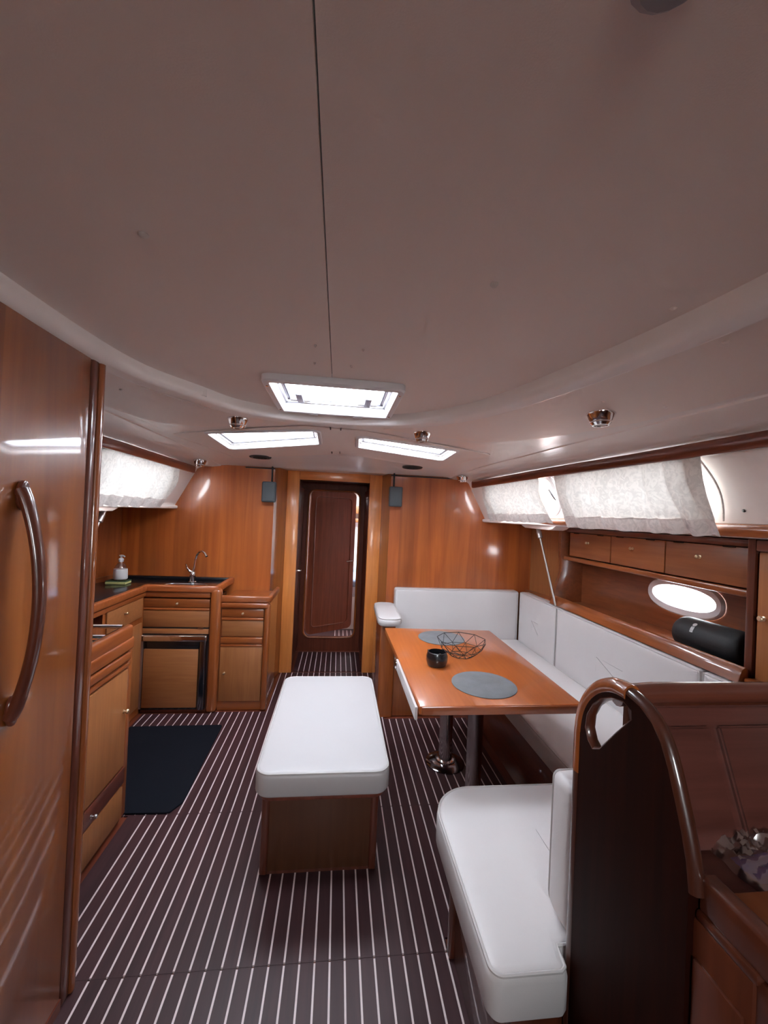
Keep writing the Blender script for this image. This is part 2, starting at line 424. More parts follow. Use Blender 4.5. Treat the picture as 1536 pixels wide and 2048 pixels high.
# the central headliner: two halves that meet in a fine seam
ZP = 1.974
SX = -.046
HM = rrect(-.283, .215, 1.465, 1.895, .03)
hm = [(-.283, 1.465), (.215, 1.465), (.215, 1.895), (-.283, 1.895)]
ub_out = [(x*1.03, y+(.02 if y > 1.6 else 0)) for x, y in UB]
iL = [(x, max(y, -.55)) for x, y in ub_out if x < SX-.01]; iR = [(x, max(y, -.55)) for x, y in ub_out if x > SX+.01]
left = [(SX-.0013, -.55), (SX-.0013, 1.465), (-.283, 1.465), (-.283, 1.895), (SX-.0013, 1.895), (SX-.0013, 2.02)] + iL[::-1]
right = [(SX+.0013, -.55), (SX+.0013, 1.465), (.215, 1.465), (.215, 1.895), (SX+.0013, 1.895), (SX+.0013, 2.02)] + iR
def zp(u, v): return ZP + .012*(1-min(1, abs(u)/.8)**2)
for p in (left, right):
    put('headliner_panel', sheet(B(), p, [], lambda u, v: (u, v, zp(u, v)), .15, G=lambda u, v: (u, v, zp(u, v)+.012)), LINER, ceiling, smooth=30)
put('seam_backing', bx(SX-.02, SX+.02, -.55, 1.47, ZP+.026, ZP+.034), GAP, ceiling, smooth=0)
# moulded bead that frames the central headliner
def path3(pts, f, n=3):
    out = []
    for i in range(len(pts)-1):
        for k in range(n):
            t = k/n; p = [pts[max(i-1, 0)], pts[i], pts[i+1], pts[min(i+2, len(pts)-1)]]
            q = [.5*((2*p[1][d])+(-p[0][d]+p[2][d])*t+(2*p[0][d]-5*p[1][d]+4*p[2][d]-p[3][d])*t*t+(-p[0][d]+3*p[1][d]-3*p[2][d]+p[3][d])*t**3) for d in (0, 1)]
            out.append(q)
    out.append(pts[-1]); return [f(*q) for q in out]
bp = path3(UB, lambda x, y: (x, y), 8)
def resample(pts, d):
    out = [Vector(pts[0])]; acc = 0
    for a, b in zip(pts, pts[1:]):
        a, b = Vector(a), Vector(b); L = (b-a).length; t = d-acc
        while t <= L: out.append(a+(b-a)*(t/L)); t += d
        acc = (acc+L) % d
    out.append(Vector(pts[-1])); return out
bp = resample(bp, .03)
for _ in range(40): bp = [bp[0]]+[(bp[i-1]+bp[i]*2+bp[i+1])/4 for i in range(1, len(bp)-1)]+[bp[-1]]
prof = [(-.034, .030), (-.033, .012), (-.026, -.004), (-.012, -.012), (.010, -.012), (.022, -.017), (.030, -.016), (.034, -.006), (.034, .030)]
rows = []
for i, p in enumerate(bp):
    a, b = bp[max(i-1, 0)], bp[min(i+1, len(bp)-1)]; t = (Vector(b)-Vector(a)).normalized(); nrm = Vector((-t.y, t.x))
    rows.append([(p[0]+nrm.x*d, p[1]+nrm.y*d, (ZP+.020 if h == .030 and d < 0 else zc(p[0], p[1])-.004+h)) for d, h in prof])
put('border_moulding', grid(B(), rows), GRP, ceiling, smooth=50)
# flat vinyl panels let into the moulded ceiling
pr = [(.845, -1.4), (.845, .5), (.835, .72), (.81, .90), (.765, 1.10), (.71, 1.34), (.65, 1.55), (.565, 1.73), (.44, 1.90), (.31, 1.99), (.21, 2.05), (.45, 2.13), (.80, 2.15), (.93, 2.05), (1.02, 1.92), (1.13, 1.68), (1.19, 1.5), (1.22, 1.2), (1.235, .8), (1.24, -1.4)]
pl = [(-.805, -1.4), (-.805, 1.0), (-.80, 1.2), (-.775, 1.42), (-.745, 1.57), (-.69, 1.71), (-.61, 1.83), (-.50, 1.94), (-.42, 1.99), (-.55, 2.16), (-.72, 2.25), (-.95, 2.17), (-1.03, 2.0), (-1.06, 1.6), (-1.07, -1.4)]
pf = rounded([(-1.0, 2.47), (-.20, 2.10), (.12, 2.13), (.97, 2.49), (.80, 3.18), (.02, 2.88), (-.80, 3.2)], .05, 4)
put('vinyl_panel', sheet(B(), ccw(pr), [], lambda u, v: (u, v, zc(u, v)-.007), .15, G=lambda u, v: (u, v, zc(u, v)-.0005)), LINER, ceiling, smooth=30)
put('vinyl_panel', sheet(B(), ccw(pl), [], lambda u, v: (u, v, zc(u, v)-.007), .15, G=lambda u, v: (u, v, zc(u, v)-.0005)), LINER, ceiling, smooth=30)
put('vinyl_panel', sheet(B(), ccw(pf), [hl_i, hr_i], lambda u, v: (u, v, zc(u, v)-.006), .15, G=lambda u, v: (u, v, zc(u, v)-.0005)), LINER, ceiling, smooth=30)
# coving down to the window bands
for s in (-1, 1):
    rows = []
    for y in YS:
        a, t = xc(s, y), xt(s, y); z0 = zc(a, y)
        rows.append([(a, y, z0), (a+s*.05, y, z0-.004), (a+s*.055, y, z0-.010), (a+s*.12, y, z0-.020), (a+s*.18, y, lerp(z0, zt(y), .45)), (t-s*.02, y, lerp(z0, zt(y), .75)), (t, y, zt(y))])
    put('coving', grid(B(), rows), GRP, ceiling, smooth=35)
# screw caps on the headliner
for x, y in ((-.37, .76), (.296, .791), (.05, 1.18), (-.09, 1.18), (-.10, 1.32), (.02, 1.32)):
    r = .009 if abs(x) > .2 else .004
    put('screw_cap', lathe(B(), [(r, .004), (r, -.002), (r*.6, -.006), (0, -.007)], (x, y, zp(x, y)), 12), mat('screw_cap_vinyl', (.60, .53, .50), .5), ceiling)
for x, y in ((.70, .79), (.86, .82), (.90, 1.30), (1.12, 1.28), (-.86, 1.45), (-.84, 1.62)):
    put('screw_cap', lathe(B(), [(.007, .004), (.007, -.002), (.004, -.005), (0, -.006)], (x, y, (zp(x, y) if abs(x) < .75 else zc(x, y)-.007)), 12), LINER, ceiling)
# small domed fitting and clips between the hatches
put('domed_boss', lathe(B(), [(.05, .002), (.047, -.008), (.030, -.014), (.026, -.010), (0, -.012)], (-.035, 2.035, zc(0, 2.03)-.002), 18), GRP, ceiling)
for x, y in ((-.063, 2.10), (-.009, 2.10), (-.067, 2.84), (-.011, 2.82)):
    put('slot_clip', bx(x-.003, x+.003, y-.03, y+.03, zc(x, y)-.012, zc(x, y)), GAP, ceiling, smooth=0)

# ------------------------------------------------------------------ window bands
wins = {1: [(2.468, 3.20), (1.56, 2.33)], -1: [(2.30, 3.08)]}
def onwall(s, y, v, off=0):     # v = 0 at the top, 1 at the sill; off = inwards
    return (lerp(xt(s, y), xb(s, y), v)-s*off, y, lerp(zt(y), 1.505, v)-off*.4)
nwin = 0
def window_structure(s, y0, y1, label):
    global nwin
    nwin += 1
    c = onwall(s, (y0+y1)/2, .5)
    w = thing('window_%d' % nwin, c, label, 'window', kind='structure')
    om_ = rrect(y0, y1, .050, .315, (.05, .06, .06, .15), 8)
    def sc(pts, k): return [(u, w/.375) for u, w in inset(om_, k)]
    ol = om_
    pr_ = [(sc(ol, -.026), .002), (sc(ol, -.022), .012), (sc(ol, .004), .014), (sc(ol, .010), .006), (sc(ol, .012), -.03), (sc(ol, .024), -.032), (sc(ol, .027), -.05)]
    bm = B(); rings = [[bm.verts.new(onwall(s, u, v, o)) for u, v in pts] for pts, o in pr_]; n = len(ol)
    for a, b in zip(rings, rings[1:]):
        for k in range(n): bm.faces.new((a[k], a[(k+1) % n], b[(k+1) % n], b[k]))
    put('frame', bm, WHITE, w)
    put('pane', sheet(B(), sc(ol, .026), [], lambda u, v: onwall(s, u, v, -.05), .3), PANE, w)
    lt = put('latch', lathe(B(), [(.010, 0), (.010, .012), (.006, .018), (0, .020)], onwall(s, y0+.11, .50, -.046), 10, (-s, 0, 0)), BLACK, w)
    a = Vector(onwall(s, y0+.10, .38, -.024)); b = Vector(onwall(s, y0+.075, .60, -.024))
    put('lever', tube(B(), [a, (a+b)/2, b], [.006, .008, .005], 8), BLACK, lt)
    return ol, sc
for s, name in ((-1, 'left'), (1, 'right')):
    holes = []
    for k, (y0, y1) in enumerate(wins[s]):
        lab = {(1, 0): 'side window by the bulkhead, latch and bright pane showing past its curtain', (1, 1): 'side window behind the larger curtain above the lockers', (-1, 0): 'side window over the galley behind its short curtain'}[(s, k)]
        ol, sc = window_structure(s, y0, y1, lab)
        holes.append(ccw(sc(ol, -.012)))
    outer = ccw([(y, 0) for y in YS]+[(y, 1) for y in reversed(YS)])
    wall = put('wall_'+name, sheet(B(), outer, holes, lambda u, v: onwall(s, u, v), .2), GRP, origin=(s*1.5, 1.2, 1.5))
    tag(wall, 'white window band and hull side on the %s of the cabin' % ('galley side' if s < 0 else 'settee side'), 'wall', kind='structure')
    # ledge and underside of the side deck
    rows = []
    for y in YS:
        b = xb(s, y)
        rows.append([(b, y, 1.505), (b-s*.018, y, 1.500), (b-s*.022, y, 1.490), (b-s*.018, y, 1.478), (b, y, 1.472), (s*2.06, y, 1.462)])
    put('side_deck_ledge', grid(B(), rows), GRP, wall, smooth=50)
    # hull side below the deck
    if s > 0:
        pc = (2.07, 1.105); holes_h = [[(pc[0]+.232*math.cos(a), pc[1]+.085*math.sin(a)) for a in [2*PI*k/32 for k in range(32)]]]
        hx = 1.97
    else: holes_h = []; hx = 1.95
    put('hull_panel', sheet(B(), [(-1.4, -.05), (2.5, -.05), (3.83, -.05), (3.83, 1.48), (2.5, 1.48), (-1.4, 1.48)], holes_h, lambda u, v: (s*(hx-max(0, u-2.4)*.17), u, v), .25), W['niche'] if s > 0 else W['bulk'], wall)
    # wood valance that hides the curtain rail, and the sill trim below
    rows = []
    ysv = [y for y in YS if y < 3.3]+[3.38]
    for y in ysv:
        t = xt(s, y)-s*.012
        rows.append([(t, y, zt(y)+.006), (t-s*.020, y, zt(y)+.004), (t-s*.024, y, zt(y)-.004), (t-s*.020, y, zt(y)-.046), (t-s*.014, y, zt(y)-.052), (t, y, zt(y)-.052), (t, y, zt(y)+.006)])
    bm = grid(B(), rows); bm.verts.ensure_lookup_table()
    bm.faces.new([bm.verts[-7+k] for k in range(6)])
    vl = put('trim_%d' % (1 if s < 0 else 2), bm, W['dark_y'] if s > 0 else W['dark_y'])
    tag(vl, 'dark mahogany valance strip above the %s' % ('galley curtain' if s < 0 else 'settee-side curtains'), 'trim', kind='structure')
    if s > 0:
        rows = []
        for y in [yy for yy in YS if yy < 3.3]+[3.36]:
            b = xb(s, y); k = .6+.4*min(1, max(0, (3.3-y)/1.8))
            rows.append([(b-.004, y, 1.528*1), (b-.022*k, y, 1.528), (b-.034*k, y, 1.520), (b-.036*k, y, 1.512-.018*k), (b-.026*k, y, 1.500-.024*k), (b-.01, y, 1.496-.02*k)])
        tr = put('trim_3', grid(B(), rows), W['maho_y'], smooth=60)
        tag(tr, 'varnished wooden sill strip below the settee-side curtains', 'trim', kind='structure')

def curtain(s, y0, y1, va, vb, label, folds, seed, off=.042, slant=0):
    c = onwall(s, (y0+y1)/2, 1, off)
    t = thing('window_curtain', c, label, 'curtain', 'short cabin window curtains')
    rnd = random.Random(seed); ph = [rnd.uniform(0, 6) for _ in range(6)]
    def P(u, v, extra=0):
        y = lerp(y0, y1, u)+slant*(v-va)*(1-u)
        amp = .016*min(1, .22+1.6*(v-va)/(vb-va))*(1-.3*(v-va)/(vb-va))
        d = amp*(abs(math.sin(folds*3.14*u+ph[0]+1.8*math.sin(5*u+ph[1])+1.2*v))*1.6+.8*abs(math.sin(folds*4.7*u+ph[2]-1.9*v))+.35*math.sin(23*u*folds/4+ph[3]))
        d += .006*math.sin(3*u+ph[4])*(v-.5)
        return onwall(s, y, v, lerp(.018, off, min(1, max(0, v-va)/.3))+d+extra)
    NU = 150
    vm = lerp(va, vb, .80)
    put('cloth', grid(B(), [[P(i/NU, lerp(va, vm, j/12)) for j in range(13)] for i in range(NU+1)]), CURT, t, smooth=80)
    hm_ = put('hem', grid(B(), [[P(i/NU, lerp(vm-.012, vb, j/4), .0035) for j in range(5)] for i in range(NU+1)]), HEM, t, smooth=80)
    bm = B()
    for k in range(2):
        tube(bm, [Vector(P(i/40, va+.015, .001))+Vector((0, 0, .004*(k-.5))) for i in range(41)], .0022, 5)
    put('heading_tape', bm, HEM, t)
    return t
curtain(1, 2.53, 3.27, .07, .97, 'pale patterned curtain nearest the bulkhead, half covering the settee-side window', 5, 3)
curtain(1, 1.46, 2.39, .07, 1.02, 'longest pale patterned curtain, hanging over the open lockers beside the settee', 6, 8)
curtain(-1, 2.22, 3.15, .07, 1.0, 'pale curtain over the galley, beside the tall wooden door', 5, 21)
# dark end plug of the galley curtain rail
tag(put('rail_plug', lathe(B(), [(.012, 0), (.012, .012), (.008, .018), (0, .019)], onwall(-1, 3.20, .90, .0), 12, (1, 0, 0)), RED), 'small dark round plug on the white wall at the galley curtain end', 'plug')
tag(put('wall_screw', lathe(B(), [(.007, 0), (.006, .005), (0, .006)], onwall(1, 1.40, .78, .0), 10, (-1, 0, 0)), GRILLE), 'small dark fixing on the white wall beside the longest curtain', 'screw')
# curtain cord loop at the end of the large curtain
tag(put('curtain_cord', tube(B(), [onwall(1, 1.475-.03*math.sin(k/12*PI), lerp(.16, .88, k/12), .02) for k in range(13)], .004, 6), HEM), 'pale cord loop hanging at the free end of the longest curtain', 'cord')

# deck blocks and tie rods
for s, x, ya, yb_, lab in ((1, 1.475, 2.56, 3.10, 'settee-side'), (-1, -1.425, 2.30, 2.78, 'galley-side')):
    t = thing('tie_rod', (x, 2.8, .92 if s > 0 else .9), 'slim metal tie rod slanting from the white deck block %s' % ('behind the settee corner' if s > 0 else 'above the galley counter'), 'rod')
    pts = [(ya, 1.478), (yb_, 1.478), (yb_-.03, 1.462), (yb_-.08, 1.448), (ya+.09, 1.444), (ya+.05, 1.452)]
    put('deck_block', prism(B(), pts, 'x', x-.01 if s > 0 else x-.10, x+.10 if s > 0 else x+.01, .006), GRP, t)
    if s > 0: top, bot = Vector((1.555, 2.98, 1.45)), Vector((1.635, 2.82, .88))
    else: top, bot = Vector((-1.49, 2.74, 1.45)), Vector((-1.56, 2.52, .90))
    d = (bot-top)
    put('rod', tube(B(), [top, bot], .008, 10), SATIN, t)
    put('end_fitting', tube(B(), [top, top+d*.04, top+d*.05, top+d*.13, top+d*.14], [.016, .016, .019, .019, .009], 12), SATIN, t)

# ------------------------------------------------------------------ main bulkhead with the doorway
DX0, DX1, DZ = -.373, .280, 1.795
BL, BR = -.555, .445                        # inner edges of the two bulkhead halves
wf = put('wall_front', sheet(B(), [(-2.05, 0), (BL, 0), (BL, 2.0), (-2.05, 2.0)], [], lambda u, v: (u, YB, v), .5, G=lambda u, v: (u, YB+.025, v)), W['bulk'], smooth=0, origin=(0, YB, 0))
tag(wf, 'varnished wooden bulkhead across the cabin, set back at the central doorway', 'wall', kind='structure')
put('settee_half', sheet(B(), [(BR, 0), (2.05, 0), (2.05, 2.0), (BR, 2.0)], [], lambda u, v: (u, YB, v), .5, G=lambda u, v: (u, YB+.025, v)), W['bulk'], wf, smooth=0)
put('angled_return', prism(B(), [(BL-.01, YB+.002), (BL, YB), (-.480, YD), (-.50, YD+.01)], 'z', 0, 1.95), W['maho'], wf, smooth=0)
put('angled_return', prism(B(), [(BR+.01, YB+.002), (BR, YB), (.395, YD), (.42, YD+.01)], 'z', 0, 1.95), W['maho'], wf, smooth=0)
put('rear_lining', sheet(B(), [(-2.05, 0), (-.48, 0), (-.48, 1.88), (.395, 1.88), (.395, 0), (2.05, 0), (2.05, 2.0), (-2.05, 2.0)], [], lambda u, v: (u, YD+.03, v), .6), W['dark'], wf, smooth=0)
df = thing('trim_4', (-.05, YD, 0), 'light orange wooden frame around the central doorway', 'door frame', kind='structure')
put('stile', bx(-.485, DX0, YD-.022, YD+.03, 0, 1.90, .006), W['frame'], df)
put('stile', bx(DX1, .400, YD-.022, YD+.03, 0, 1.90, .006), W['frame'], df)
put('head_rail', bx(DX0, DX1, YD-.020, YD+.03, DZ, 1.90, .005), wood('door_head_wood', (.78, .285, .070), (.60, .185, .040), 'x', coat=.5, coat_rough=.15), df)
cap = put('trim_5', bx(BL-.03, BR+.03, YB-.02, YD+.02, 1.872, 1.96, .010, 3), GRP)
tag(cap, 'white ceiling moulding stepping down above the doorway', 'trim', kind='structure')
for s, x0, x1 in ((1, -.80, BL), (2, BR, 1.0)):
    tag(put('trim_%d' % (5+s), bx(x0, x1, YB-.010, YB, 1.846, 1.856), GAP, smooth=0), 'thin dark cable strip along the bulkhead top %s' % ('on the galley side' if s == 1 else 'on the settee side'), 'trim', kind='structure')

# corridor behind the doorway
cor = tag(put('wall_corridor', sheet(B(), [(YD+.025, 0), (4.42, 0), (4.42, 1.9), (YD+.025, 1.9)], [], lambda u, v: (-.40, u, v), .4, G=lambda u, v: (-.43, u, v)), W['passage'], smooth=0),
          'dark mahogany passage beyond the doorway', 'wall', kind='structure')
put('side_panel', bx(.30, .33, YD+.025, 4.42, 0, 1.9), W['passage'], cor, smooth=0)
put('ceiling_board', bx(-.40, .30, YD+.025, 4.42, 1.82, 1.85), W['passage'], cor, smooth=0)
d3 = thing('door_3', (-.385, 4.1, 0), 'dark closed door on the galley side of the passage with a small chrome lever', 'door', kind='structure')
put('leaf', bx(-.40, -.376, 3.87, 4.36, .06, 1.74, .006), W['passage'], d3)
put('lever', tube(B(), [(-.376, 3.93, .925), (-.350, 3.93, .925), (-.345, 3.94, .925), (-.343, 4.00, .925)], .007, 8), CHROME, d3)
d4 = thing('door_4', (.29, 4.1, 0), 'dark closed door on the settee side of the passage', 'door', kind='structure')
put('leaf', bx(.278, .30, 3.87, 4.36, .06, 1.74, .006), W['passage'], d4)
# forward partition with a rounded opening
op = rrect(-.325, .225, .150, 1.735, .07, 6)
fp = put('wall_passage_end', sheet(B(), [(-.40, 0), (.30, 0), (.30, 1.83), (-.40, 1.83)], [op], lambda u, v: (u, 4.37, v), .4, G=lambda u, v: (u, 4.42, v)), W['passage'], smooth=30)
tag(fp, 'dark partition with a rounded opening at the passage end', 'wall', kind='structure')
put('opening_bead', tube(B(), [(u, 4.367, v) for u, v in op], .011, 8, closed=True), W['maho'], fp)
d2 = thing('door_2', (-.318, 4.43, .15), 'dark mahogany cabin door standing ajar at the passage end', 'door', kind='structure')
ang = math.radians(33)
def leafF(u, w, d): return (-.318+u*math.cos(ang)-d*math.sin(ang)*-1, 4.44+u*math.sin(ang)-d*math.cos(ang), w)
ol = rrect(0, .60, .155, 1.745, .06, 6)
bm = B()
lo = [bm.verts.new(leafF(u, v, 0)) for u, v in ol]; hi = [bm.verts.new(leafF(u, v, .03)) for u, v in ol]
f1 = bm.faces.new(lo); f2 = bm.faces.new(hi)
for i in range(len(ol)): bm.faces.new((lo[i], lo[(i+1) % len(ol)], hi[(i+1) % len(ol)], hi[i]))
W['leaf'] = wood('cabin_door_mahogany', (.26, .062, .028), (.15, .032, .014), 'z', coat=.6, coat_rough=.12)
lf = put('leaf', bm, W['leaf'], d2)
il = rrect(.06, .54, .23, 1.67, .05, 6)
put('panel_bead', tube(B(), [leafF(u, v, .031) for u, v in il], .007, 6, closed=True), W['leaf'], lf)
put('lever', tube(B(), [leafF(.55, .945, .03), leafF(.55, .945, .06), leafF(.545, .945, .066), leafF(.47, .945, .066)], .008, 8), CHROME, d2)
# fore cabin glimpsed past the door
fc = thing('wall_fore_cabin', (0, 5.4, 0), 'pale fore cabin lining glimpsed through the narrow door gap', 'wall', kind='structure')
put('floor_board', bx(-1.3, 1.3, 4.42, 6.6, -.05, .0), W['plank'], fc, smooth=0)
for k in range(8):
    x = .02+k*.0499
    put('inlay_strip', bx(x-.003, x+.003, 4.45, 5.15, 0, .001), W['holly'], fc, smooth=0)
put('end_lining', bx(-1.3, 1.3, 6.55, 6.6, 0, 2.0), GRP, fc, smooth=0)
put('side_lining', bx(-1.34, -1.3, 4.42, 6.6, 0, 2.0), W['bulk'], fc, smooth=0)
put('side_lining', bx(1.3, 1.34, 4.42, 6.6, 0, 2.0), GRP, fc, smooth=0)
put('overhead', sheet(B(), [(-1.34, 4.42), (1.34, 4.42), (1.34, 6.6), (-1.34, 6.6)], [[(-.3, 5.1), (.5, 5.1), (.5, 5.9), (-.3, 5.9)]], lambda u, v: (u, v, 1.88), .5), GRP, fc, smooth=0)
put('aft_lining', sheet(B(), [(-1.34, 0), (1.34, 0), (1.34, 2.0), (-1.34, 2.0)], [[(-.42, -.01), (.32, -.01), (.32, 1.84), (-.42, 1.84)]], lambda u, v: (u, 4.425, v), .5), W['dark'], fc, smooth=0)
put('shelf_strip', bx(.05, 1.3, 6.35, 6.56, 1.50, 1.62, .01), W['panel'], fc)
put('shelf_strip', bx(.05, 1.3, 6.38, 6.56, 1.36, 1.42, .01), W['panel'], fc)
bd = thing('berth', (.1, 5.9, 0), 'berth with blue and white bedding glimpsed through the door gap', 'bed')
put('base', bx(-.8, 1.0, 5.2, 6.5, 0, .42, .01), GRP, bd)
put('mattress', cushion(B(), rrect(-.8, 1.0, 5.2, 6.5, .08), .16, .04, Fz(.42), .01), mat('pale_bedding', (.6, .6, .66), .8), bd)
put('blanket', cushion(B(), rrect(-.7, .9, 5.18, 5.9, .08), .10, .045, Fz(.55), .01), FABRIC, bd)
put('pillow', cushion(B(), rrect(.0, .55, 6.0, 6.4, .12), .14, .06, Fz(.58), .03), mat('blue_pillow', (.45, .58, .75), .8), bd)

# ------------------------------------------------------------------ aft end behind the camera
ab = put('wall_back', sheet(B(), [(-2.1, -.05), (2.1, -.05), (2.1, 2.05), (-2.1, 2.05)], [[(-.27, 1.36), (.27, 1.36), (.27, 1.85), (-.27, 1.85)]], lambda u, v: (u, -1.3, v), .5, G=lambda u, v: (u, -1.34, v)), W['dark'], smooth=0)
tag(ab, 'dark wooden aft bulkhead with the companionway opening behind the viewer', 'wall', kind='structure')
put('companionway_surround', sheet(B(), [(-.86, -1.4), (.86, -1.4), (.86, -.50), (-.86, -.50)], [], lambda u, v: (u, v, 1.992), .3, G=lambda u, v: (u, v, 2.01)), GRP, ceiling, smooth=0)
# unseen cockpit added outside the companionway to cut sky light from below
ck = put('ground_cockpit_added', bx(-2.0, 2.0, -4.6, -1.345, 1.10, 1.16), mat('teak_deck', (.11, .08, .06), .8), smooth=0)
tag(ck, 'unseen teak cockpit deck added behind the viewer to dim light from below', 'deck', kind='structure')
put('coaming', bx(-2.0, -1.6, -4.6, -1.345, 1.16, 1.55, .02), GRP, ck)
put('coaming', bx(1.6, 2.0, -4.6, -1.345, 1.16, 1.55, .02), GRP, ck)
put('transom', bx(-1.6, 1.6, -4.6, -4.4, 1.16, 1.50, .02), GRP, ck)
# grey fitting just above the viewer
tag(put('ceiling_pad', lathe(B(), [(.036, .004), (.036, -.010), (.028, -.018), (0, -.020)], (.262, .305, zp(.26, .3)), 18), mat('grey_pad', (.30, .30, .33), .6)), 'round grey fitting on the headliner above the viewer', 'fitting')

# ------------------------------------------------------------------ deck hatches
def ringloft(bm, outline, steps, F):
    rings = [[bm.verts.new(F(u, v, h)) for u, v in (inset(outline, d) if d else outline)] for d, h in steps]; n = len(outline)
    for a, b in zip(rings, rings[1:]):
        for k in range(n): bm.faces.new((a[k], a[(k+1) % n], b[(k+1) % n], b[k]))
    return bm
def hatch(label, outline, zf, wide=.03, deep=.06, lip=.014):
    cx = sum(p[0] for p in outline)/len(outline); cy = sum(p[1] for p in outline)/len(outline)
    t = thing('deck_hatch', (cx, cy, zf(cx, cy)-lip), label, 'hatch', 'deck hatches overhead')
    F = lambda u, v, h: (u, v, zf(u, v)+h)
    put('frame', ringloft(B(), outline, [(0, .030), (0, -lip*.6), (.006, -lip), (wide-.008, -lip), (wide-.002, -lip*.4), (wide, .02), (wide+.004, deep)], F), WHITE, t)
    put('inner_rim', ringloft(B(), outline, [(wide-.002, deep-.030), (wide+.010, deep-.030), (wide+.012, deep-.018), (wide+.020, deep-.017), (wide+.022, deep), (wide-.004, deep)], F), WHITE, t)
    put('gasket', ringloft(B(), outline, [(wide+.020, deep-.014), (wide+.020, deep-.020), (wide+.026, deep-.020), (wide+.026, deep-.012)], F), mat('grey_gasket', (.20, .20, .24), .6), t)
    put('pane', sheet(B(), inset(outline, wide-.004), [], lambda u, v: F(u, v, deep-.012), .4), PANEH, t)
    return t
zm = lambda u, v: ZP
om = ccw(rrect(-.300, .228, 1.452, 1.912, .035, 5))
h1 = hatch('largest deck hatch with two white latch handles, in the central headliner', om, zm, .035, .055, .016)
for x in (-.19, .105):
    b1 = put('latch_handle', bx(x-.016, x+.016, 1.700, 1.83, ZP+.010, ZP+.042, .008), mat('lavender_plastic', (.52, .52, .62), .4), h1)
    put('hinge_arm', bx(x-.045, x+.045, 1.795, 1.815, ZP+.014, ZP+.032, .005), WHITE, b1)
put('cross_bar', bx(-.19, .105, 1.822, 1.838, ZP+.012, ZP+.024, .004), WHITE, h1)
for x in (-.14, .07):
    put('frame_clip', bx(x-.022, x+.022, 1.900, 1.918, ZP-.020, ZP-.004, .003), WHITE, h1)
for x in (-.285, .213):
    put('screw', lathe(B(), [(.006, 0), (.005, -.003), (0, -.004)], (x, 1.52, ZP-.015), 8), CHROME, h1)
    put('screw', lathe(B(), [(.006, 0), (.005, -.003), (0, -.004)], (x, 1.86, ZP-.015), 8), CHROME, h1)
hatch('slanted bright deck hatch over the galley side of the doorway', hl_o, zc, .030, .045, .014)
hatch('slanted bright deck hatch over the settee side of the doorway', hr_o, zc, .030, .045, .014)

# ------------------------------------------------------------------ downlights and round grilles
for x, y, lab, k in ((.985, 1.435, 'chrome downlight nearest the viewer, alone on the settee-side ceiling', 1.0), (.415, 2.06, 'chrome downlight beside the settee-side deck hatch', .9), (-.51, 2.02, 'chrome downlight beside the galley-side deck hatch', .95),
                     (-1.09, 3.25, 'chrome downlight by the bulkhead corner above the galley', .95), (1.035, 3.32, 'chrome downlight by the bulkhead corner above the settee', .95)):
    z = (zc(x, y) if abs(x) < 1.02 else zc(x, y)-.012)-.006
    t = thing('downlight', (x, y, z-.05*k), lab, 'ceiling light', 'chrome downlights')
    put('housing', lathe(B(), [(.052*k, .002), (.052*k, -.004), (.049*k, -.010), (.040*k, -.030), (.036*k, -.034)], (x, y, z), 24), CHROME, t)
    put('collar', lathe(B(), [(.037*k, -.032), (.038*k, -.038), (.030*k, -.048), (.025*k, -.048), (.022*k, -.036)], (x, y, z), 24), CHROME, t)
    put('lens', lathe(B(), [(.025*k, -.042), (.018*k, -.047), (0, -.049)], (x, y, z), 20), LENS, t)
for x, y, lab in ((-.612, 3.13, 'round dark grille in the ceiling over the galley-side box speaker'), (.575, 3.19, 'round dark grille in the ceiling over the settee-side box speaker')):
    z = zc(x, y)
    t = thing('ceiling_speaker', (x, y, z-.02), lab, 'speaker', 'round ceiling speakers')
    put('rim', lathe(B(), [(.082, .0), (.082, -.006), (.076, -.012), (.066, -.010), (.064, -.004)], (x, y, z), 28), GRILLE, t)
    put('grille', lathe(B(), [(.066, -.006), (.05, -.009), (.03, -.012), (0, -.013)], (x, y, z), 28), GRILLE, t)
    for r in (.05, .034, .018):
        put('grille_ring', tube(B(), [(x+r*math.cos(a), y+r*math.sin(a), z-.011) for a in [2*PI*k/20 for k in range(20)]], .003, 5, closed=True), BLACKM, t)

# ------------------------------------------------------------------ box speakers on the bulkhead
for x0, x1, z0, z1, lab in ((-.645, -.532, 1.562, 1.735, 'small grey box speaker on the bulkhead, galley side of the doorway'), (.426, .540, 1.575, 1.748, 'small grey box speaker on the bulkhead, settee side of the doorway')):
    t = thing('wall_speaker', ((x0+x1)/2, YB-.05, z0), lab, 'speaker', 'grey box speakers')
    put('shell', bx(x0, x1, YB-.085, YB-.02, z0, z1, .012, 3), GREYBOX, t)
    put('grille', bx(x0+.010, x1-.010, YB-.089, YB-.083, z0+.012, z1-.012, .003), mat('grey_speaker_grille', (.085, .098, .108), .7, bump=.5, bump_scale=600), t)
    put('bracket', bx((x0+x1)/2-.02, (x0+x1)/2+.02, YB-.03, YB-.002, z0+.04, z1-.04), BLACK, t, smooth=0)
    cx = x0+.068 if x0 < 0 else x0+.045
    put('cable', tube(B(), [(cx, YB-.008, z1-.05), (cx, YB-.008, z1+.05), (cx, YB-.008, 1.872)], .007, 6), BLACKM, t)

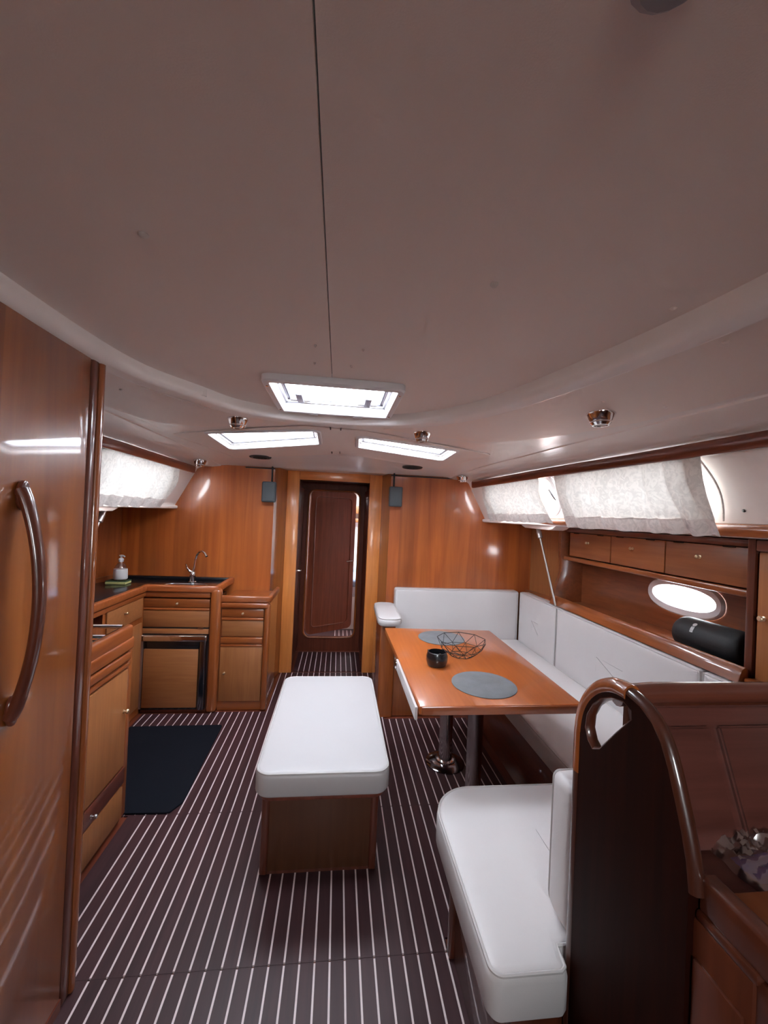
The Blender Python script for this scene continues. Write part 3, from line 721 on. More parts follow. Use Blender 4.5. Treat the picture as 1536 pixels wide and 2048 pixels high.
# ------------------------------------------------------------------ tall varnished door beside the viewer
DXP = -.75
wl = tag(put('wall_passage', bx(-.83, -.79, -1.3, 1.30, 0, 1.99), W['dark'], smooth=0), 'dark partition carrying the tall varnished door', 'wall', kind='structure')
d1 = thing('door_1', (DXP, .65, 0), 'tall glossy mahogany door with a long arched wooden handle', 'door', kind='structure')
put('leaf', bx(-.79, DXP, -.25, 1.278, .035, 1.944, .003), W['bigdoor'], d1)
put('edge_stile', bx(-.80, DXP+.004, 1.280, 1.318, .0, 1.944, .012, 3), W['dark'], d1)
put('edge_bead', bx(-.80, DXP+.012, 1.314, 1.338, .0, 1.944, .010, 3), W['maho'], d1)
put('kick_plinth', bx(-.80, DXP+.002, -1.2, 1.28, 0, .034), W['dark_y'], d1, smooth=0)
n = 24; pts = []; rs = []
for k in range(n+1):
    a = k/n; z = lerp(.985, 1.522, a); s_ = math.sin(a*PI)
    pts.append((DXP+.004+.050*s_**.75, 1.035, z)); rs.append(.013+.003*math.cos((a-.5)*PI)+.006*(1-s_)**2)
hd = put('handle', tube(B(), pts, rs, 12, flat=.8), W['dark'], d1)
for z in (1.00, 1.508):
    put('handle_foot', prism(B(), [(1.035+.017*math.cos(a), z+.036*math.sin(a)) for a in [2*PI*k/18 for k in range(18)]], 'x', DXP, DXP+.014, .005), W['dark'], hd)

# ------------------------------------------------------------------ galley
def fiddle(name, pts, z0, z1, w, m, parent, r=.008):
    """A wooden rail with rounded edges along a polyline of (x,y)."""
    n = len(pts); rows = []
    prof_ = []
    for (du, dz, a0) in ((w/2-r, z1-r, 0), (-w/2+r, z1-r, PI/2), (-w/2+r, z0+r, PI), (w/2-r, z0+r, 1.5*PI)):
        for k in range(4):
            a = a0+PI/2*k/3; prof_.append((du+r*math.cos(a), dz+r*math.sin(a)))
    for i, p in enumerate(pts):
        p = Vector(p); a = Vector(pts[max(i-1, 0)]); b = Vector(pts[min(i+1, n-1)])
        t1 = (p-a).normalized() if i else (b-p).normalized(); t2 = (b-p).normalized() if i < n-1 else t1
        t = (t1+t2).normalized(); nr = Vector((-t.y, t.x))/max(.3, t.dot(t1))
        rows.append([(p.x+nr.x*u, p.y+nr.y*u, z) for u, z in prof_]+[(p.x+nr.x*prof_[0][0], p.y+nr.y*prof_[0][0], prof_[0][1])])
    bm = grid(B(), rows); bmesh.ops.remove_doubles(bm, verts=bm.verts, dist=1e-6)
    bmesh.ops.holes_fill(bm, edges=[e for e in bm.edges if len(e.link_faces) == 1])
    return put(name, bm, m, parent, smooth=50)

# sink unit facing the viewer, fridge below
YF = 3.06
g = thing('galley_cabinet', (-1.13, YF, 0), 'galley sink cabinet with a wide drawer above the chrome-framed fridge', 'cabinet')
put('body', bx(-1.36, -.905, YF+.012, 3.49, .0, .80), W['dark'], g, smooth=0)  # dark wood colour stands in for shade in the gaps between fronts
put('upper_rail', bx(-1.372, -.905, YF-.010, YF+.02, .832, .874, .010, 3), W['rail'], g)
dr = put('drawer', bx(-1.368, -.908, YF-.004, YF+.02, .762, .824, .004), W['maho_x'], g); knob(dr, (-1.134, YF-.004, .791), (0, -1, 0), .010)
put('lower_rail', bx(-1.368, -.908, YF-.006, YF+.02, .740, .758, .006), W['rail'], g)
fl = put('flap_panel', bx(-1.368, -.908, YF-.002, YF+.02, .618, .738, .003), W['panel'], g)
put('shadow_gap', bx(-1.368, -.908, YF+.006, YF+.02, .606, .617), GAP, g, smooth=0)  # dark strip stands in for the shade inside this gap
put('catch', bx(-.985, -.945, YF-.006, YF+.01, .609, .616, .002), CHROME, g)
put('fridge_head', bx(-1.368, -.908, YF+.0, YF+.02, .568, .605, .003), W['panel'], g)
put('plinth', bx(-1.36, -.905, YF+.006, YF+.02, 0, .02), W['dark'], g, smooth=0)
fr = thing('fridge', (-1.13, YF, .02), 'built-in fridge with wooden door panel in a chrome frame under the sink', 'fridge')
put('body', bx(-1.366, -.912, YF-.004, YF+.011, .022, .564), BLACK, fr, smooth=0)
put('door_panel', bx(-1.345, -.968, YF-.018, YF-.004, .04, .462, .004), W['panel'], fr)
put('chrome_top', bx(-1.366, -.912, YF-.030, YF-.004, .520, .564, .008, 3), CHROME, fr)
put('chrome_side', bx(-.960, -.914, YF-.028, YF-.004, .022, .555, .010, 3), mat('dark_chrome', (.22, .22, .24), .2, metal=1), fr)
put('dark_strip', bx(-1.35, -.966, YF-.012, YF-.004, .465, .519, .002), BLACK, fr)
put('edge_strip', bx(-1.366, -1.349, YF-.016, YF-.004, .03, .52, .003), SATIN, fr)
# rounded corner post and narrow cabinet towards the doorway
g2 = thing('galley_cabinet', (-.67, 3.08, 0), 'narrow galley cabinet with one drawer and door beside the doorway', 'cabinet')
put('corner_post', bx(-.902, -.832, YF-.022, YF+.06, 0, .90, .022, 4), W['maho'], g2)
put('body', bx(-.832, -.485, 3.095, 3.49, 0, .80), W['maho'], g2, smooth=0)
put('stile', bx(-.520, -.478, 3.068, 3.13, 0, .79, .014, 3), W['maho'], g2)
put('upper_rail', bx(-.832, -.49, 3.062, 3.10, .760, .800, .012, 3), W['rail'], g2)
dr = put('drawer', bx(-.826, -.522, 3.078, 3.10, .692, .752, .004), W['maho_x'], g2); knob(dr, (-.674, 3.078, .720), (0, -1, 0), .010)
put('middle_rail', bx(-.826, -.522, 3.076, 3.10, .668, .688, .005), W['rail'], g2)
put('panel', bx(-.822, -.524, 3.082, 3.10, .548, .666, .003), W['panel'], g2)
put('band', bx(-.826, -.524, 3.078, 3.10, .494, .540, .004), W['maho_x'], g2)
dd = put('door', bx(-.826, -.524, 3.082, 3.10, .066, .486, .003), W['panel_z'], g2); knob(dd, (-.790, 3.082, .278), (0, -1, 0), .010)
put('door_bead', bx(-.826, -.524, 3.078, 3.10, .472, .488, .004), W['rail'], dd)
put('plinth', bx(-.832, -.52, 3.088, 3.10, 0, .064), W['maho_x'], g2, smooth=0)
tp = put('top', bx(-.832, -.487, 3.08, 3.49, .800, .812), W['bulk'], g2, smooth=0)
fiddle('fiddle_rail', [(-.825, 3.08), (-.512, 3.08), (-.490, 3.105), (-.486, 3.47)], .800, .852, .034, W['rail'], g2, .012)
# run along the hull
XF = -1.352
g3 = thing('galley_cabinet', (XF, 2.5, 0), 'galley cabinet run along the hull with a drawer beside a dark opening', 'cabinet')
put('body', sheet(B(), [(2.03, 0), (3.055, 0), (3.055, .84), (2.03, .84)], [[(2.10, .775), (2.545, .775), (2.545, .838), (2.10, .838)]], lambda u, v: (XF-.012, u, v), .3), W['maho'], g3, smooth=0)
put('drawer', bx(XF-.012, XF, 2.58, 3.02, .70, .838, .004), W['panel'], g3)
knob(g3, (XF, 2.775, .785), (1, 0, 0), .010)
put('door', bx(XF-.012, XF, 2.58, 3.02, .06, .66, .004), W['panel_z'], g3)
put('door', bx(XF-.012, XF, 2.08, 2.56, .06, .66, .004), W['panel_z'], g3)
put('cubby', ringloft(B(), ccw(rrect(2.10, 2.545, .775, .838, .006, 3)), [(0, 0), (0, .25), (.03, .25), (.029, .25)], lambda u, v, h: (XF-.010-h, u, v)), W['dark'], g3)
put('cubby_back', bx(XF-.27, XF-.262, 2.09, 2.555, .76, .85), W['dark'], g3, smooth=0)
put('edge_rail', bx(XF-.02, XF+.004, 2.03, 3.05, .840, .870, .006), W['rail_y'], g3)
put('carcass', bx(-1.90, XF-.30, 2.03, 3.05, 0, .84), W['dark'], g3, smooth=0)
# black worktop over both runs, with a wooden fiddle rail
wt = thing('worktop', (-1.5, 3.3, .85), 'black galley worktop edged with a varnished wooden rail', 'worktop')
put('slab', prism(B(), [(-1.945, 2.03), (XF-.01, 2.03), (XF-.01, YF+.005), (-.885, YF+.005), (-.885, 3.495), (-1.78, 3.495), (-1.86, 3.05), (-1.945, 2.5)], 'z', .876, .890, .002), BLACK, wt)
fiddle('fiddle_rail', [(XF-.006, 2.04), (XF-.006, YF), (-.888, YF), (-.864, YF+.02), (-.864, 3.48)], .872, .924, .036, W['rail'], wt, .012)
put('sink_bowl', ringloft(B(), ccw(rrect(-1.29, -1.0, 3.10, 3.29, .05, 5)), [(-.012, .0005), (-.010, .003), (0, .002), (.006, -.01)], lambda u, v, h: (u, v, .8905+h)), STEEL, wt)
put('sink_floor', prism(B(), rrect(-1.285, -1.005, 3.105, 3.285, .05, 5), 'z', .889, .8908), BLACK, wt)
put('back_strip', bx(-1.78, -.88, 3.480, 3.496, .890, .915, .003), BLACK, wt)
put('wall_lip', prism(B(), [(-1.948, 2.05), (-1.925, 2.05), (-1.925, 2.4), (-1.745, 3.48), (-1.775, 3.48)], 'z', .890, .925), W['rail_y'], wt, smooth=0)
# tap
t = thing('sink_tap', (-1.140, 3.36, .8905), 'chrome swan-neck tap behind the galley sink', 'tap')
c = Vector((-1.140, 3.36, .8905))
put('base', lathe(B(), [(.030, 0), (.030, .006), (.024, .012), (.022, .055), (.024, .075), (.018, .085), (.010, .09)], c, 18), CHROME, t)
sp = [c+Vector((.004, 0, .08)), c+Vector((.010, 0, .13)), c+Vector((.016, -.002, .18)), c+Vector((.030, -.010, .225)), c+Vector((.055, -.03, .252)), c+Vector((.085, -.055, .258)), c+Vector((.112, -.078, .245)), c+Vector((.128, -.09, .222))]
put('spout', tube(B(), sp, [.010, .010, .0095, .009, .009, .009, .0095, .011], 10), CHROME, t)
put('lever', tube(B(), [c+Vector((-.004, 0, .085)), c+Vector((-.022, -.01, .092)), c+Vector((-.040, -.02, .12)), c+Vector((-.046, -.024, .15))], [.010, .008, .006, .006], 8), CHROME, t)
# soap bottle on a sponge
t = tag(put('sponge', bx(-1.705, -1.560, 3.19, 3.28, .8905, .910, .005), SPONGE), 'yellow sponge with green scourer under the soap bottle', 'sponge')
put('scourer', bx(-1.705, -1.560, 3.192, 3.282, .910, .917, .002), SCOUR, t)
t = thing('soap_bottle', (-1.620, 3.235, .9175), 'clear pump soap bottle with white label standing on a sponge', 'bottle')
c = (-1.620, 3.235, .9175)
put('body', lathe(B(), [(.040, 0), (.046, .004), (.047, .05), (.044, .085), (.034, .110), (.020, .128), (.014, .136), (.014, .145)], c, 20), BOTTLE, t)
put('liquid', lathe(B(), [(.038, .004), (.043, .008), (.044, .05), (.041, .080), (0, .081)], c, 20), mat('soap_liquid', (.60, .57, .57), .3), t)
put('label', lathe(B(), [(.0470, .012), (.0480, .014), (.0484, .050), (.0458, .086)], c, 20), LABELW, t)
pm = put('pump', lathe(B(), [(.017, .140), (.018, .160), (.012, .165), (.007, .168), (.007, .180), (.014, .183), (.014, .190), (0, .192)], c, 14), WHITE, t)
put('nozzle', tube(B(), [(c[0], c[1], c[2]+.186), (c[0]+.02, c[1]-.01, c[2]+.186), (c[0]+.032, c[1]-.016, c[2]+.180)], .005, 8), WHITE, pm)

# near galley counter with the steel top
XN = -.945; Y0, Y1 = 1.345, 2.02
g4 = thing('galley_counter', (-1.2, 1.7, 0), 'galley counter block beside the tall door with tan door, drawer and steel top', 'cabinet')
put('body', bx(-1.93, XN-.014, Y0, Y1, .03, .80), W['maho'], g4, smooth=0)
put('corner_post', bx(XN-.03, XN+.002, Y1-.03, Y1+.012, .03, .82, .010, 3), W['maho'], g4)
put('toe_kick', bx(-1.93, XN-.02, Y0, Y1, 0, .03), W['dark'], g4, smooth=0)
put('upper_rail', bx(XN-.03, XN+.008, Y0, Y1+.01, .815, .872, .010, 3), W['rail_y'], g4)
put('lower_rail', bx(XN-.02, XN+.004, Y0, Y1-.005, .765, .808, .010, 3), W['rail_y'], g4)
put('bead', bx(XN-.016, XN+.003, Y0, Y1-.008, .738, .758, .006), W['rail_y'], g4)
dd = put('door', bx(XN-.014, XN, Y0, Y1-.014, .275, .728, .004), W['panel_z'], g4); knob(dd, (XN, 1.972, .540), (1, 0, 0), .012)
dr = put('drawer', bx(XN-.014, XN+.002, Y0, Y1-.012, .190, .268, .005), W['dark_y'], g4); knob(dr, (XN+.002, 1.75, .222), (1, 0, 0), .010, SATIN)
put('base_panel', bx(XN-.014, XN, Y0, Y1-.014, .035, .182, .004), W['panel_z'], g4)
put('steel_top', bx(-1.90, XN-.04, Y0, Y1-.10, .845, .868, .004), STEEL, g4)
put('steel_upstand', bx(-1.90, XN-.04, Y1-.12, Y1-.10, .85, .885, .004), STEEL, g4)
fiddle('fiddle_rail', [(XN-.012, Y0), (XN-.012, Y1-.01)], .866, .930, .034, W['rail_y'], g4, .010)
put('rear_board', bx(-1.90, XN-.03, Y1-.10, Y1-.03, .84, .862), W['maho_x'], g4, smooth=0)
put('chrome_strip', bx(XN-.036, XN-.030, Y0, Y1-.06, .900, .926, .002), CHROME, g4)
put('chrome_rail', tube(B(), [(-1.88, Y1-.03, .925), (XN-.03, Y1-.03, .925)], .010, 10), CHROME, g4)
put('chrome_rail', tube(B(), [(-1.88, Y1-.10, .900), (XN-.03, Y1-.10, .900)], .008, 10), CHROME, g4)

# mat on the galley floor
t = tag(put('floor_mat', prism(B(), rounded([(-1.335, 2.855), (-1.0, 2.058), (-.755, 2.052), (-.715, 2.12), (-.728, 2.862)], .02, 4), 'z', .0, .010, .003), RUBBER), 'dark navy floor mat in front of the galley', 'mat')

# ------------------------------------------------------------------ centre bench
t = thing('bench_seat', (-.013, 2.11, 0), 'low bench with a white padded top on a wooden box in mid cabin', 'bench')
ol = rrect(-.289, .262, 1.632, 2.60, .062, 7)
cu = put('cushion', cushion(B(), ol, .098, .022, Fz(.352), .007), mat('bench_vinyl_dimmed', (.56, .54, .545), .42, bump=.1, bump_scale=350), t)  # darker copy of the white vinyl, colour lowered against the strong hatch light
put('piping', piping(B(), ol, .098, .022, Fz(.352)), PIPE, cu)
put('under_board', prism(B(), rrect(-.272, .245, 1.65, 2.585, .05, 6), 'z', .328, .352, .006), W['dark_y'], t)
put('front_panel', bx(-.228, .190, 1.690, 1.712, .014, .328, .003), wood('bench_panel', (.115, .040, .015), (.085, .027, .010), 'z', rough=.45, coat=.4, coat_rough=.2), t)
put('back_panel', bx(-.228, .190, 2.53, 2.548, .014, .328, .003), W['panel_z'], t)
for x0, x1 in ((-.258, -.240), (.202, .220)):
    put('side_panel', bx(x0, x1, 1.71, 2.53, .014, .328, .003), W['panel_z'], t)
for x0, x1 in ((-.260, -.226), (.188, .222)):
    for y0 in (1.682, 2.52): put('corner_post', bx(x0, x1, y0, y0+.034, 0, .330, .012, 3), W['dark'], t)
put('plinth', bx(-.252, .214, 1.694, 2.544, 0, .014), W['dark'], t, smooth=0)

# ------------------------------------------------------------------ saloon table
TZ = .725
t = thing('saloon_table', (.73, 2.19, 0), 'varnished saloon table on chrome pedestals with a folded side leaf', 'table')
TP = rounded([(.362, 1.608), (1.078, 1.612), (1.082, 2.70), (.350, 2.735)], .006, 3)
put('table_top', prism(B(), ccw(TP), 'z', TZ-.034, TZ, .004), W['table'], t)
put('front_edge', bx(.372, 1.070, 1.602, 1.612, TZ-.036, TZ-.002, .004), W['rail'], t)
lf = put('folded_leaf', bx(.346, .358, 1.615, 2.16, TZ-.060, TZ-.006, .003), mat('leaf_edge_laminate', (.62, .58, .57), .4), t)
put('leaf_catch', bx(.338, .352, 2.13, 2.19, TZ-.052, TZ-.014, .006), CHROME, lf)
put('under_frame', bx(.50, .98, 1.75, 2.60, TZ-.060, TZ-.034, .004), W['dark_y'], t)
for k, (x, y) in enumerate(((.715, 2.40), (.745, 1.99))):
    pd = put('pedestal', lathe(B(), [(.062, .02), (.055, .028), (.042, .030), (.040, .045), (.040, TZ-.10), (.052, TZ-.085), (.055, TZ-.060)], (x, y, 0), 24), CHROME, t)
    put('foot_plate', lathe(B(), [(.118, 0), (.118, .006), (.105, .016), (.064, .022), (.062, .026)], (x, y, 0), 32), mat('dark_polished_steel', (.25, .24, .25), .1, metal=1), pd)

# things on the table
for cx, cy, r, lab in ((.712, 1.815, .150, 'round grey placemat at the near end of the table'), (.690, 2.515, .148, 'round grey placemat at the bulkhead end of the table')):
    tag(put('placemat', lathe(B(), [(r-.002, 0), (r, .001), (r, .003), (r-.002, .004), (r*.66, .0042), (r*.33, .0042), (0, .0042)], (cx, cy, TZ), 48), PLACE), lab, 'placemat', 'round grey placemats')
t = tag(put('ashtray', lathe(B(), [(.040, 0), (.049, .004), (.056, .028), (.056, .050), (.050, .070), (.044, .072), (.043, .062), (.046, .044), (.042, .012), (0, .010)], (.545, 2.055, TZ), 32), BLACK), 'black round pot ashtray standing on the table', 'ashtray')
for a in (.6, 2.7, 4.8):
    put('rest_notch', bx(.545+.045*math.cos(a)-.006, .545+.045*math.cos(a)+.006, 2.055+.045*math.sin(a)-.006, 2.055+.045*math.sin(a)+.006, TZ+.068, TZ+.075, .002), BLACK, t)
t = thing('wire_bowl', (.722, 2.20, TZ), 'black geometric wire fruit bowl on the table', 'bowl')
def ringp(r, z, n, ph=0): return [Vector((.722+r*math.cos(2*PI*k/n+ph), 2.20+r*math.sin(2*PI*k/n+ph), TZ+z)) for k in range(n)]
NB = 9
r0, r1, r2_ = ringp(.062, .003, NB), ringp(.112, .040, NB, PI/NB), ringp(.138, .092, NB)
put('rim', tube(B(), r2_, .0019, 6, closed=True), BLACKM, t)
put('base_ring', tube(B(), r0, .0018, 6, closed=True), BLACKM, t)
bm = B()
for k in range(NB):
    for a, b in ((r0[k], r1[k]), (r0[(k+1) % NB], r1[k]), (r1[k], r2_[k]), (r1[k], r2_[(k+1) % NB])): tube(bm, [a, b], .0015, 5)
put('wire_lattice', bm, BLACKM, t)
put('middle_ring', tube(B(), r1, .0015, 5, closed=True), BLACKM, t)
bm = B(); cc = Vector((.722, 2.20, TZ+.003))
for k in range(NB): tube(bm, [r0[k], cc], .0014, 5)
put('base_spokes', bm, BLACKM, t)

# ------------------------------------------------------------------ U-shaped settee
SZ = .452
def base_box(name, label, parts, loc):
    t = thing(name, loc, label, 'seat base')
    for n_, b_, m_ in parts: put(n_, b_, m_, t)
    return t
base_box('settee_plinth', 'dark wooden seat base under the hull-side settee', [('front_board', bx(1.07, 1.09, 1.50, 2.98, 0, .345, .003), W['dark_y']), ('carcass', bx(1.09, 1.60, 1.50, 3.39, 0, .345), W['dark'])], (1.3, 2.4, 0))
base_box('settee_plinth', 'dark wooden seat base along the bulkhead with an end panel below the armrest pad', [
    ('front_board', bx(.46, 1.07, 2.97, 2.99, 0, .345, .003), W['maho']), ('carcass', bx(.46, 1.06, 2.99, 3.49, 0, .345), W['dark']),
    ('end_panel', prism(B(), [(2.955, 0), (3.49, 0), (3.49, .682), (2.955, .682)], 'x', .345, .462, .014, 3), W['maho'])], (.8, 3.4, 0))
base_box('settee_plinth', 'dark wooden seat base under the near end of the settee', [
    ('side_board', bx(.455, .475, .93, 1.34, 0, .345, .003), W['navz']), ('corner_post', bx(.437, .462, 1.325, 1.352, 0, .34, .008), W['dark']),
    ('carcass', bx(.475, 1.07, .93, 1.40, 0, .345), W['navz']), ('near_board', bx(.455, .575, .905, .93, 0, .345, .003), W['navz'])], (.75, 1.15, 0))
def seat(label, ol, h=.105):
    t = tag(put('seat_cushion', cushion(B(), ol, h, .024, Fz(SZ-h-.002), .005), VINYL, origin=(sum(p[0] for p in ol)/len(ol), sum(p[1] for p in ol)/len(ol), SZ-h-.002)), label, 'cushion', 'white seat cushions')
    put('piping', piping(B(), ol, h, .024, Fz(SZ-h-.002)), PIPE, t)
seat('white seat cushion of the hull-side settee, partly hidden by the table', rrect(1.025, 1.626, 1.555, 3.402, .03))
seat('white seat cushion along the bulkhead behind the table', rrect(.468, 1.022, 2.93, 3.402, .03))
ol = rrect(.395, 1.022, .885, 1.535, (.035, .02, .02, .16), 10)
ol = [(u, v) for u, v in ol if not (u > .6 and v < 1.0)]
k_ = next(i for i, p in enumerate(ol) if p[0] > 1.0)
ol = ol[:k_]+[(.572, .885), (.588, .896), (.592, .915), (.594, .942), (1.015, .942), (1.022, .955)]+ol[k_:]
seat('white rounded seat cushion at the near end of the settee, beside the nav panel', ol, .115)
seat('white corner cushion filling the gap behind the near seat', rrect(1.025, 1.618, .95, 1.55, .02))
def back(label, ol, F, h=.09, rad=.022):
    c = F(sum(p[0] for p in ol)/len(ol), min(p[1] for p in ol), 0)
    t = tag(put('back_cushion', cushion(B(), ol, h, rad, F, .004), VINYL, origin=c), label, 'cushion', 'white back cushions')
    put('piping', piping(B(), ol, h, rad, F, .004), PIPE, t)
    return t
TOPZ = .872
Fy = lambda u, v, w: (u, 3.495-w, v)                    # faces aft
Fx = lambda u, v, w: (1.715-w*1.0, u, v)                # faces inboard
back('white back cushion along the bulkhead behind the table', rrect(.512, 1.625, SZ-.05, TOPZ, .02), Fy)
back('white back cushion in the settee corner, below the slanting tie rod', rrect(2.795, 3.395, SZ-.05, TOPZ, .012), Fx)
back('longest white back cushion on the hull side, below the shelf', rrect(1.610, 2.787, SZ-.05, TOPZ, .012), Fx)
back('short white back cushion beside the nav panel rail on the hull side', rrect(1.02, 1.602, SZ-.05, TOPZ, .012), Fx)
tag(put('settee_backing', bx(1.718, 1.78, 1.0, 3.39, .3, .846, .004), W['dark_y']), 'dark backing board behind the hull-side back cushions', 'board')
# armrest pad
ol = rounded([(.322, 2.90), (.500, 2.90), (.515, 3.47), (.335, 3.47)], .070, 6)
t = tag(put('armrest_pad', cushion(B(), ccw(ol), .058, .024, Fz(.684), .006), VINYL), 'small white armrest pad beside the doorway', 'armrest')
put('piping', piping(B(), ccw(ol), .058, .024, Fz(.684)), PIPE, t)
# near seat backrest, on the far side of the nav panel
Fn = lambda u, v, w: (u, .940+w, v)
back('white upright back cushion against the nav panel at the near seat', rrect(.605, 1.02, SZ-.005, .835, (.06, .02, .02, .025)), Fn, .095, .026)

# ------------------------------------------------------------------ lockers and shelf on the hull side
YN, YP = 1.475, 2.90
LX = 1.75
lk = thing('hull_lockers', (1.85, 2.2, .88), 'mahogany locker row with an open shelf niche above the settee', 'lockers')
put('shelf_board', bx(1.66, 1.965, YN, YP, .875, .895), W['niche'], lk, smooth=0)
put('shelf_lip', prism(B(), [(1.640, .880), (1.690, .880), (1.690, .935), (1.675, .943), (1.658, .932), (1.650, .910)], 'y', YN-.02, YP+.02, .005), W['maho_y'], lk)
put('niche_top', bx(1.745, 1.965, YN, YP, 1.225, 1.245), W['niche'], lk, smooth=0)
put('face_rail', bx(1.722, 1.750, YN, YP-.01, 1.218, 1.250, .008, 3), W['maho_y'], lk)
put('top_rail', bx(1.738, 1.762, YN, YP-.01, 1.432, 1.462, .004), W['dark_y'], lk)
put('locker_back', bx(1.80, 1.965, YN, YP, 1.25, 1.455), W['dark'], lk, smooth=0)
for (y0, y1, m_) in ((2.385, 2.835, W['locker']), (1.955, 2.378, W['locker']), (YN+.025, 1.948, W['locker'])):
    d_ = put('locker_door', bx(LX-.014, LX, y0, y1, 1.256, 1.428, .003), m_, lk)
    knob(d_, (LX-.014, (y0+y1)/2+(.0 if y1 > 2.4 else .02), 1.366), (-1, 0, 0), .011)
    for yy in (y0+.10, y1-.08): put('hinge_slot', bx(LX-.016, LX-.012, yy-.030, yy+.030, 1.424, 1.429), BLACK, d_, smooth=0)
# sculpted upright at the forward end of the shelf
put('upright', prism(B(), [(1.97, .876), (1.97, 1.468), (1.70, 1.468), (1.70, 1.25), (1.712, 1.20), (1.71, 1.12), (1.69, 1.05), (1.668, .98), (1.662, .876)], 'y', 2.895, 2.935, .010), W['niche'], lk)
put('upright', prism(B(), [(1.97, .876), (1.97, 1.468), (1.70, 1.468), (1.70, .876)], 'y', YN-.020, YN+.015, .008), W['dark'], lk)
put('forward_panel', prism(B(), [(1.855, 2.935), (1.875, 2.935), (1.785, 3.495), (1.765, 3.495)], 'z', .80, 1.468), W['panel_z'], lk, smooth=0)
put('forward_shelf', prism(B(), [(1.72, 2.935), (1.86, 2.935), (1.77, 3.49), (1.72, 3.49)], 'z', .855, .872), W['maho_y'], lk)
# tall locker beside the shelf
t = thing('tall_locker', (1.8, .9, .85), 'tall locker with a brass knob at the picture edge, beside the shelf niche', 'cabinet')
put('body', bx(1.715, 1.965, .25, YN-.024, .878, 1.465), W['dark'], t, smooth=0)
dd = put('door', bx(1.700, 1.715, .92, YN-.034, .885, 1.415, .004), W['panel_z'], t); knob(dd, (1.700, 1.415, 1.153), (-1, 0, 0), .013)
put('door', bx(1.700, 1.715, .30, .91, .885, 1.415, .004), W['panel_z'], t)
put('base_rail', bx(1.66, 1.72, .25, YN-.024, .878, .905, .008), W['maho_y'], t)
put('top_rail', bx(1.695, 1.72, .25, YN-.024, 1.42, 1.465, .005), W['dark_y'], t)
# oval port light
nwin += 1
t = thing('window_%d' % nwin, (1.96, 2.06, 1.10), 'oval white-rimmed port light in the shelf niche', 'window', kind='structure')
oe = [(2.06+.262*math.cos(a), 1.10+.098*math.sin(a)) for a in [2*PI*k/48 for k in range(48)]]
oe = [(2.07+.245*math.copysign(abs(math.cos(a))**.85, math.cos(a)), 1.105+.098*math.copysign(abs(math.sin(a))**.85, math.sin(a))) for a in [2*PI*k/56 for k in range(56)]]
put('frame', ringloft(B(), oe, [(-.006, .0), (-.004, .010), (.004, .018), (.034, .015), (.040, .004), (.042, -.035)], lambda u, v, h: (1.968-h, u, v)), WHITE, t)
put('inner_rim', ringloft(B(), oe, [(.038, -.020), (.046, -.020), (.050, -.028), (.052, -.04)], lambda u, v, h: (1.968-h, u, v)), WHITE, t)
put('pane', sheet(B(), inset(oe, .040), [], lambda u, v: (2.000, u, v), .3), PANE, t)
portal('daylight_port_light', (2.02, 2.06, 1.10), .5, .2, (-1, 0, 0))
for s, y0, y1 in ((1, 2.45, 3.20), (1, 1.56, 2.33), (-1, 2.30, 3.08)):
    c = onwall(s, (y0+y1)/2, .5, -.09)
    portal('daylight_side_window', c, .3, y1-y0, (-s, 0, -.45))
# loudspeaker lying on the shelf
t = thing('portable_speaker', (1.80, 1.72, .896), 'black cylindrical speaker with a silver mark lying on the shelf', 'speaker')
c0 = Vector((1.772, 1.865, .977)); ax = Vector((.06, -1, .0)).normalized()
put('body', lathe(B(), [(.052, 0), (.066, .004), (.075, .016), (.080, .04), (.080, .28), (.075, .304), (.066, .316), (.052, .32)], c0, 28, ax), BLACKM, t)
put('end_cap', lathe(B(), [(.046, -.004), (.044, .004), (.02, .006), (0, .006)], c0, 24, ax), BLACK, t)
dirv = Vector((-.80, 0, .60)); e1 = ax; e2 = e1.cross(dirv).normalized()
if e2.z < 0: e2 = -e2
mc = c0+ax*.12+dirv*.0805
bm = B()
def dot(cu, cv, ru, rv, n=14):
    vs = [bm.verts.new(mc+e1*(cu+ru*math.cos(2*PI*k/n))+e2*(cv+rv*math.sin(2*PI*k/n))+dirv*(.001-.5*((cv+rv*math.sin(2*PI*k/n))**2)/.07)) for k in range(n)]
    bm.faces.new(vs)
dot(0, .017, .010, .010)
for k, cu in enumerate((-.008, 0, .008)): dot(cu*.7, -.008, .0026, .014)
dot(0, -.022, .009, .003)
put('silver_mark', bm, LOGO, t)

# ------------------------------------------------------------------ nav station
NX = .600
prof_n = [(.916, 0), (.916, .90), (.915, 1.00), (.908, 1.045), (.893, 1.08), (.870, 1.110), (.838, 1.136), (.80, 1.152), (.76, 1.155), (.72, 1.148), (.69, 1.132), (.668, 1.108), (.650, 1.072), (.634, 1.030), (.618, .985), (.607, .945), (.60, .90), (.60, 0)]
hole_n = [(.858, .985), (.876, .996), (.888, 1.020), (.884, 1.052), (.864, 1.086), (.836, 1.112), (.802, 1.130), (.766, 1.138), (.742, 1.130), (.740, 1.112), (.786, 1.058), (.832, 1.000)]
nv = thing('nav_station', (1.0, .7, 0), 'glossy dark mahogany nav station with a grip cut-out in its rounded side panel', 'desk')
sp_ = put('side_panel', sheet(B(), ccw(prof_n), [ccw(hole_n)], lambda u, v: (NX, u, v), .12, G=lambda u, v: (NX+.026, u, v)), W['navside_shaded'], nv, smooth=30)
pn = path3(prof_n[:-1], lambda a, b: (a, b), 3)
put('grip_rim', tube(B(), [(NX+.014, u, v) for u, v in pn if u > .755 and v > .86], .0185, 12), W['maho'], sp_)  # lit stretch of the rim in brighter wood; the shaded rest is coloured darker
put('rear_rim', tube(B(), [(NX+.014, .916, 0), (NX+.014, .916, .45), (NX+.014, .916, .90)], .0175, 12), W['navrim_shaded'], sp_)
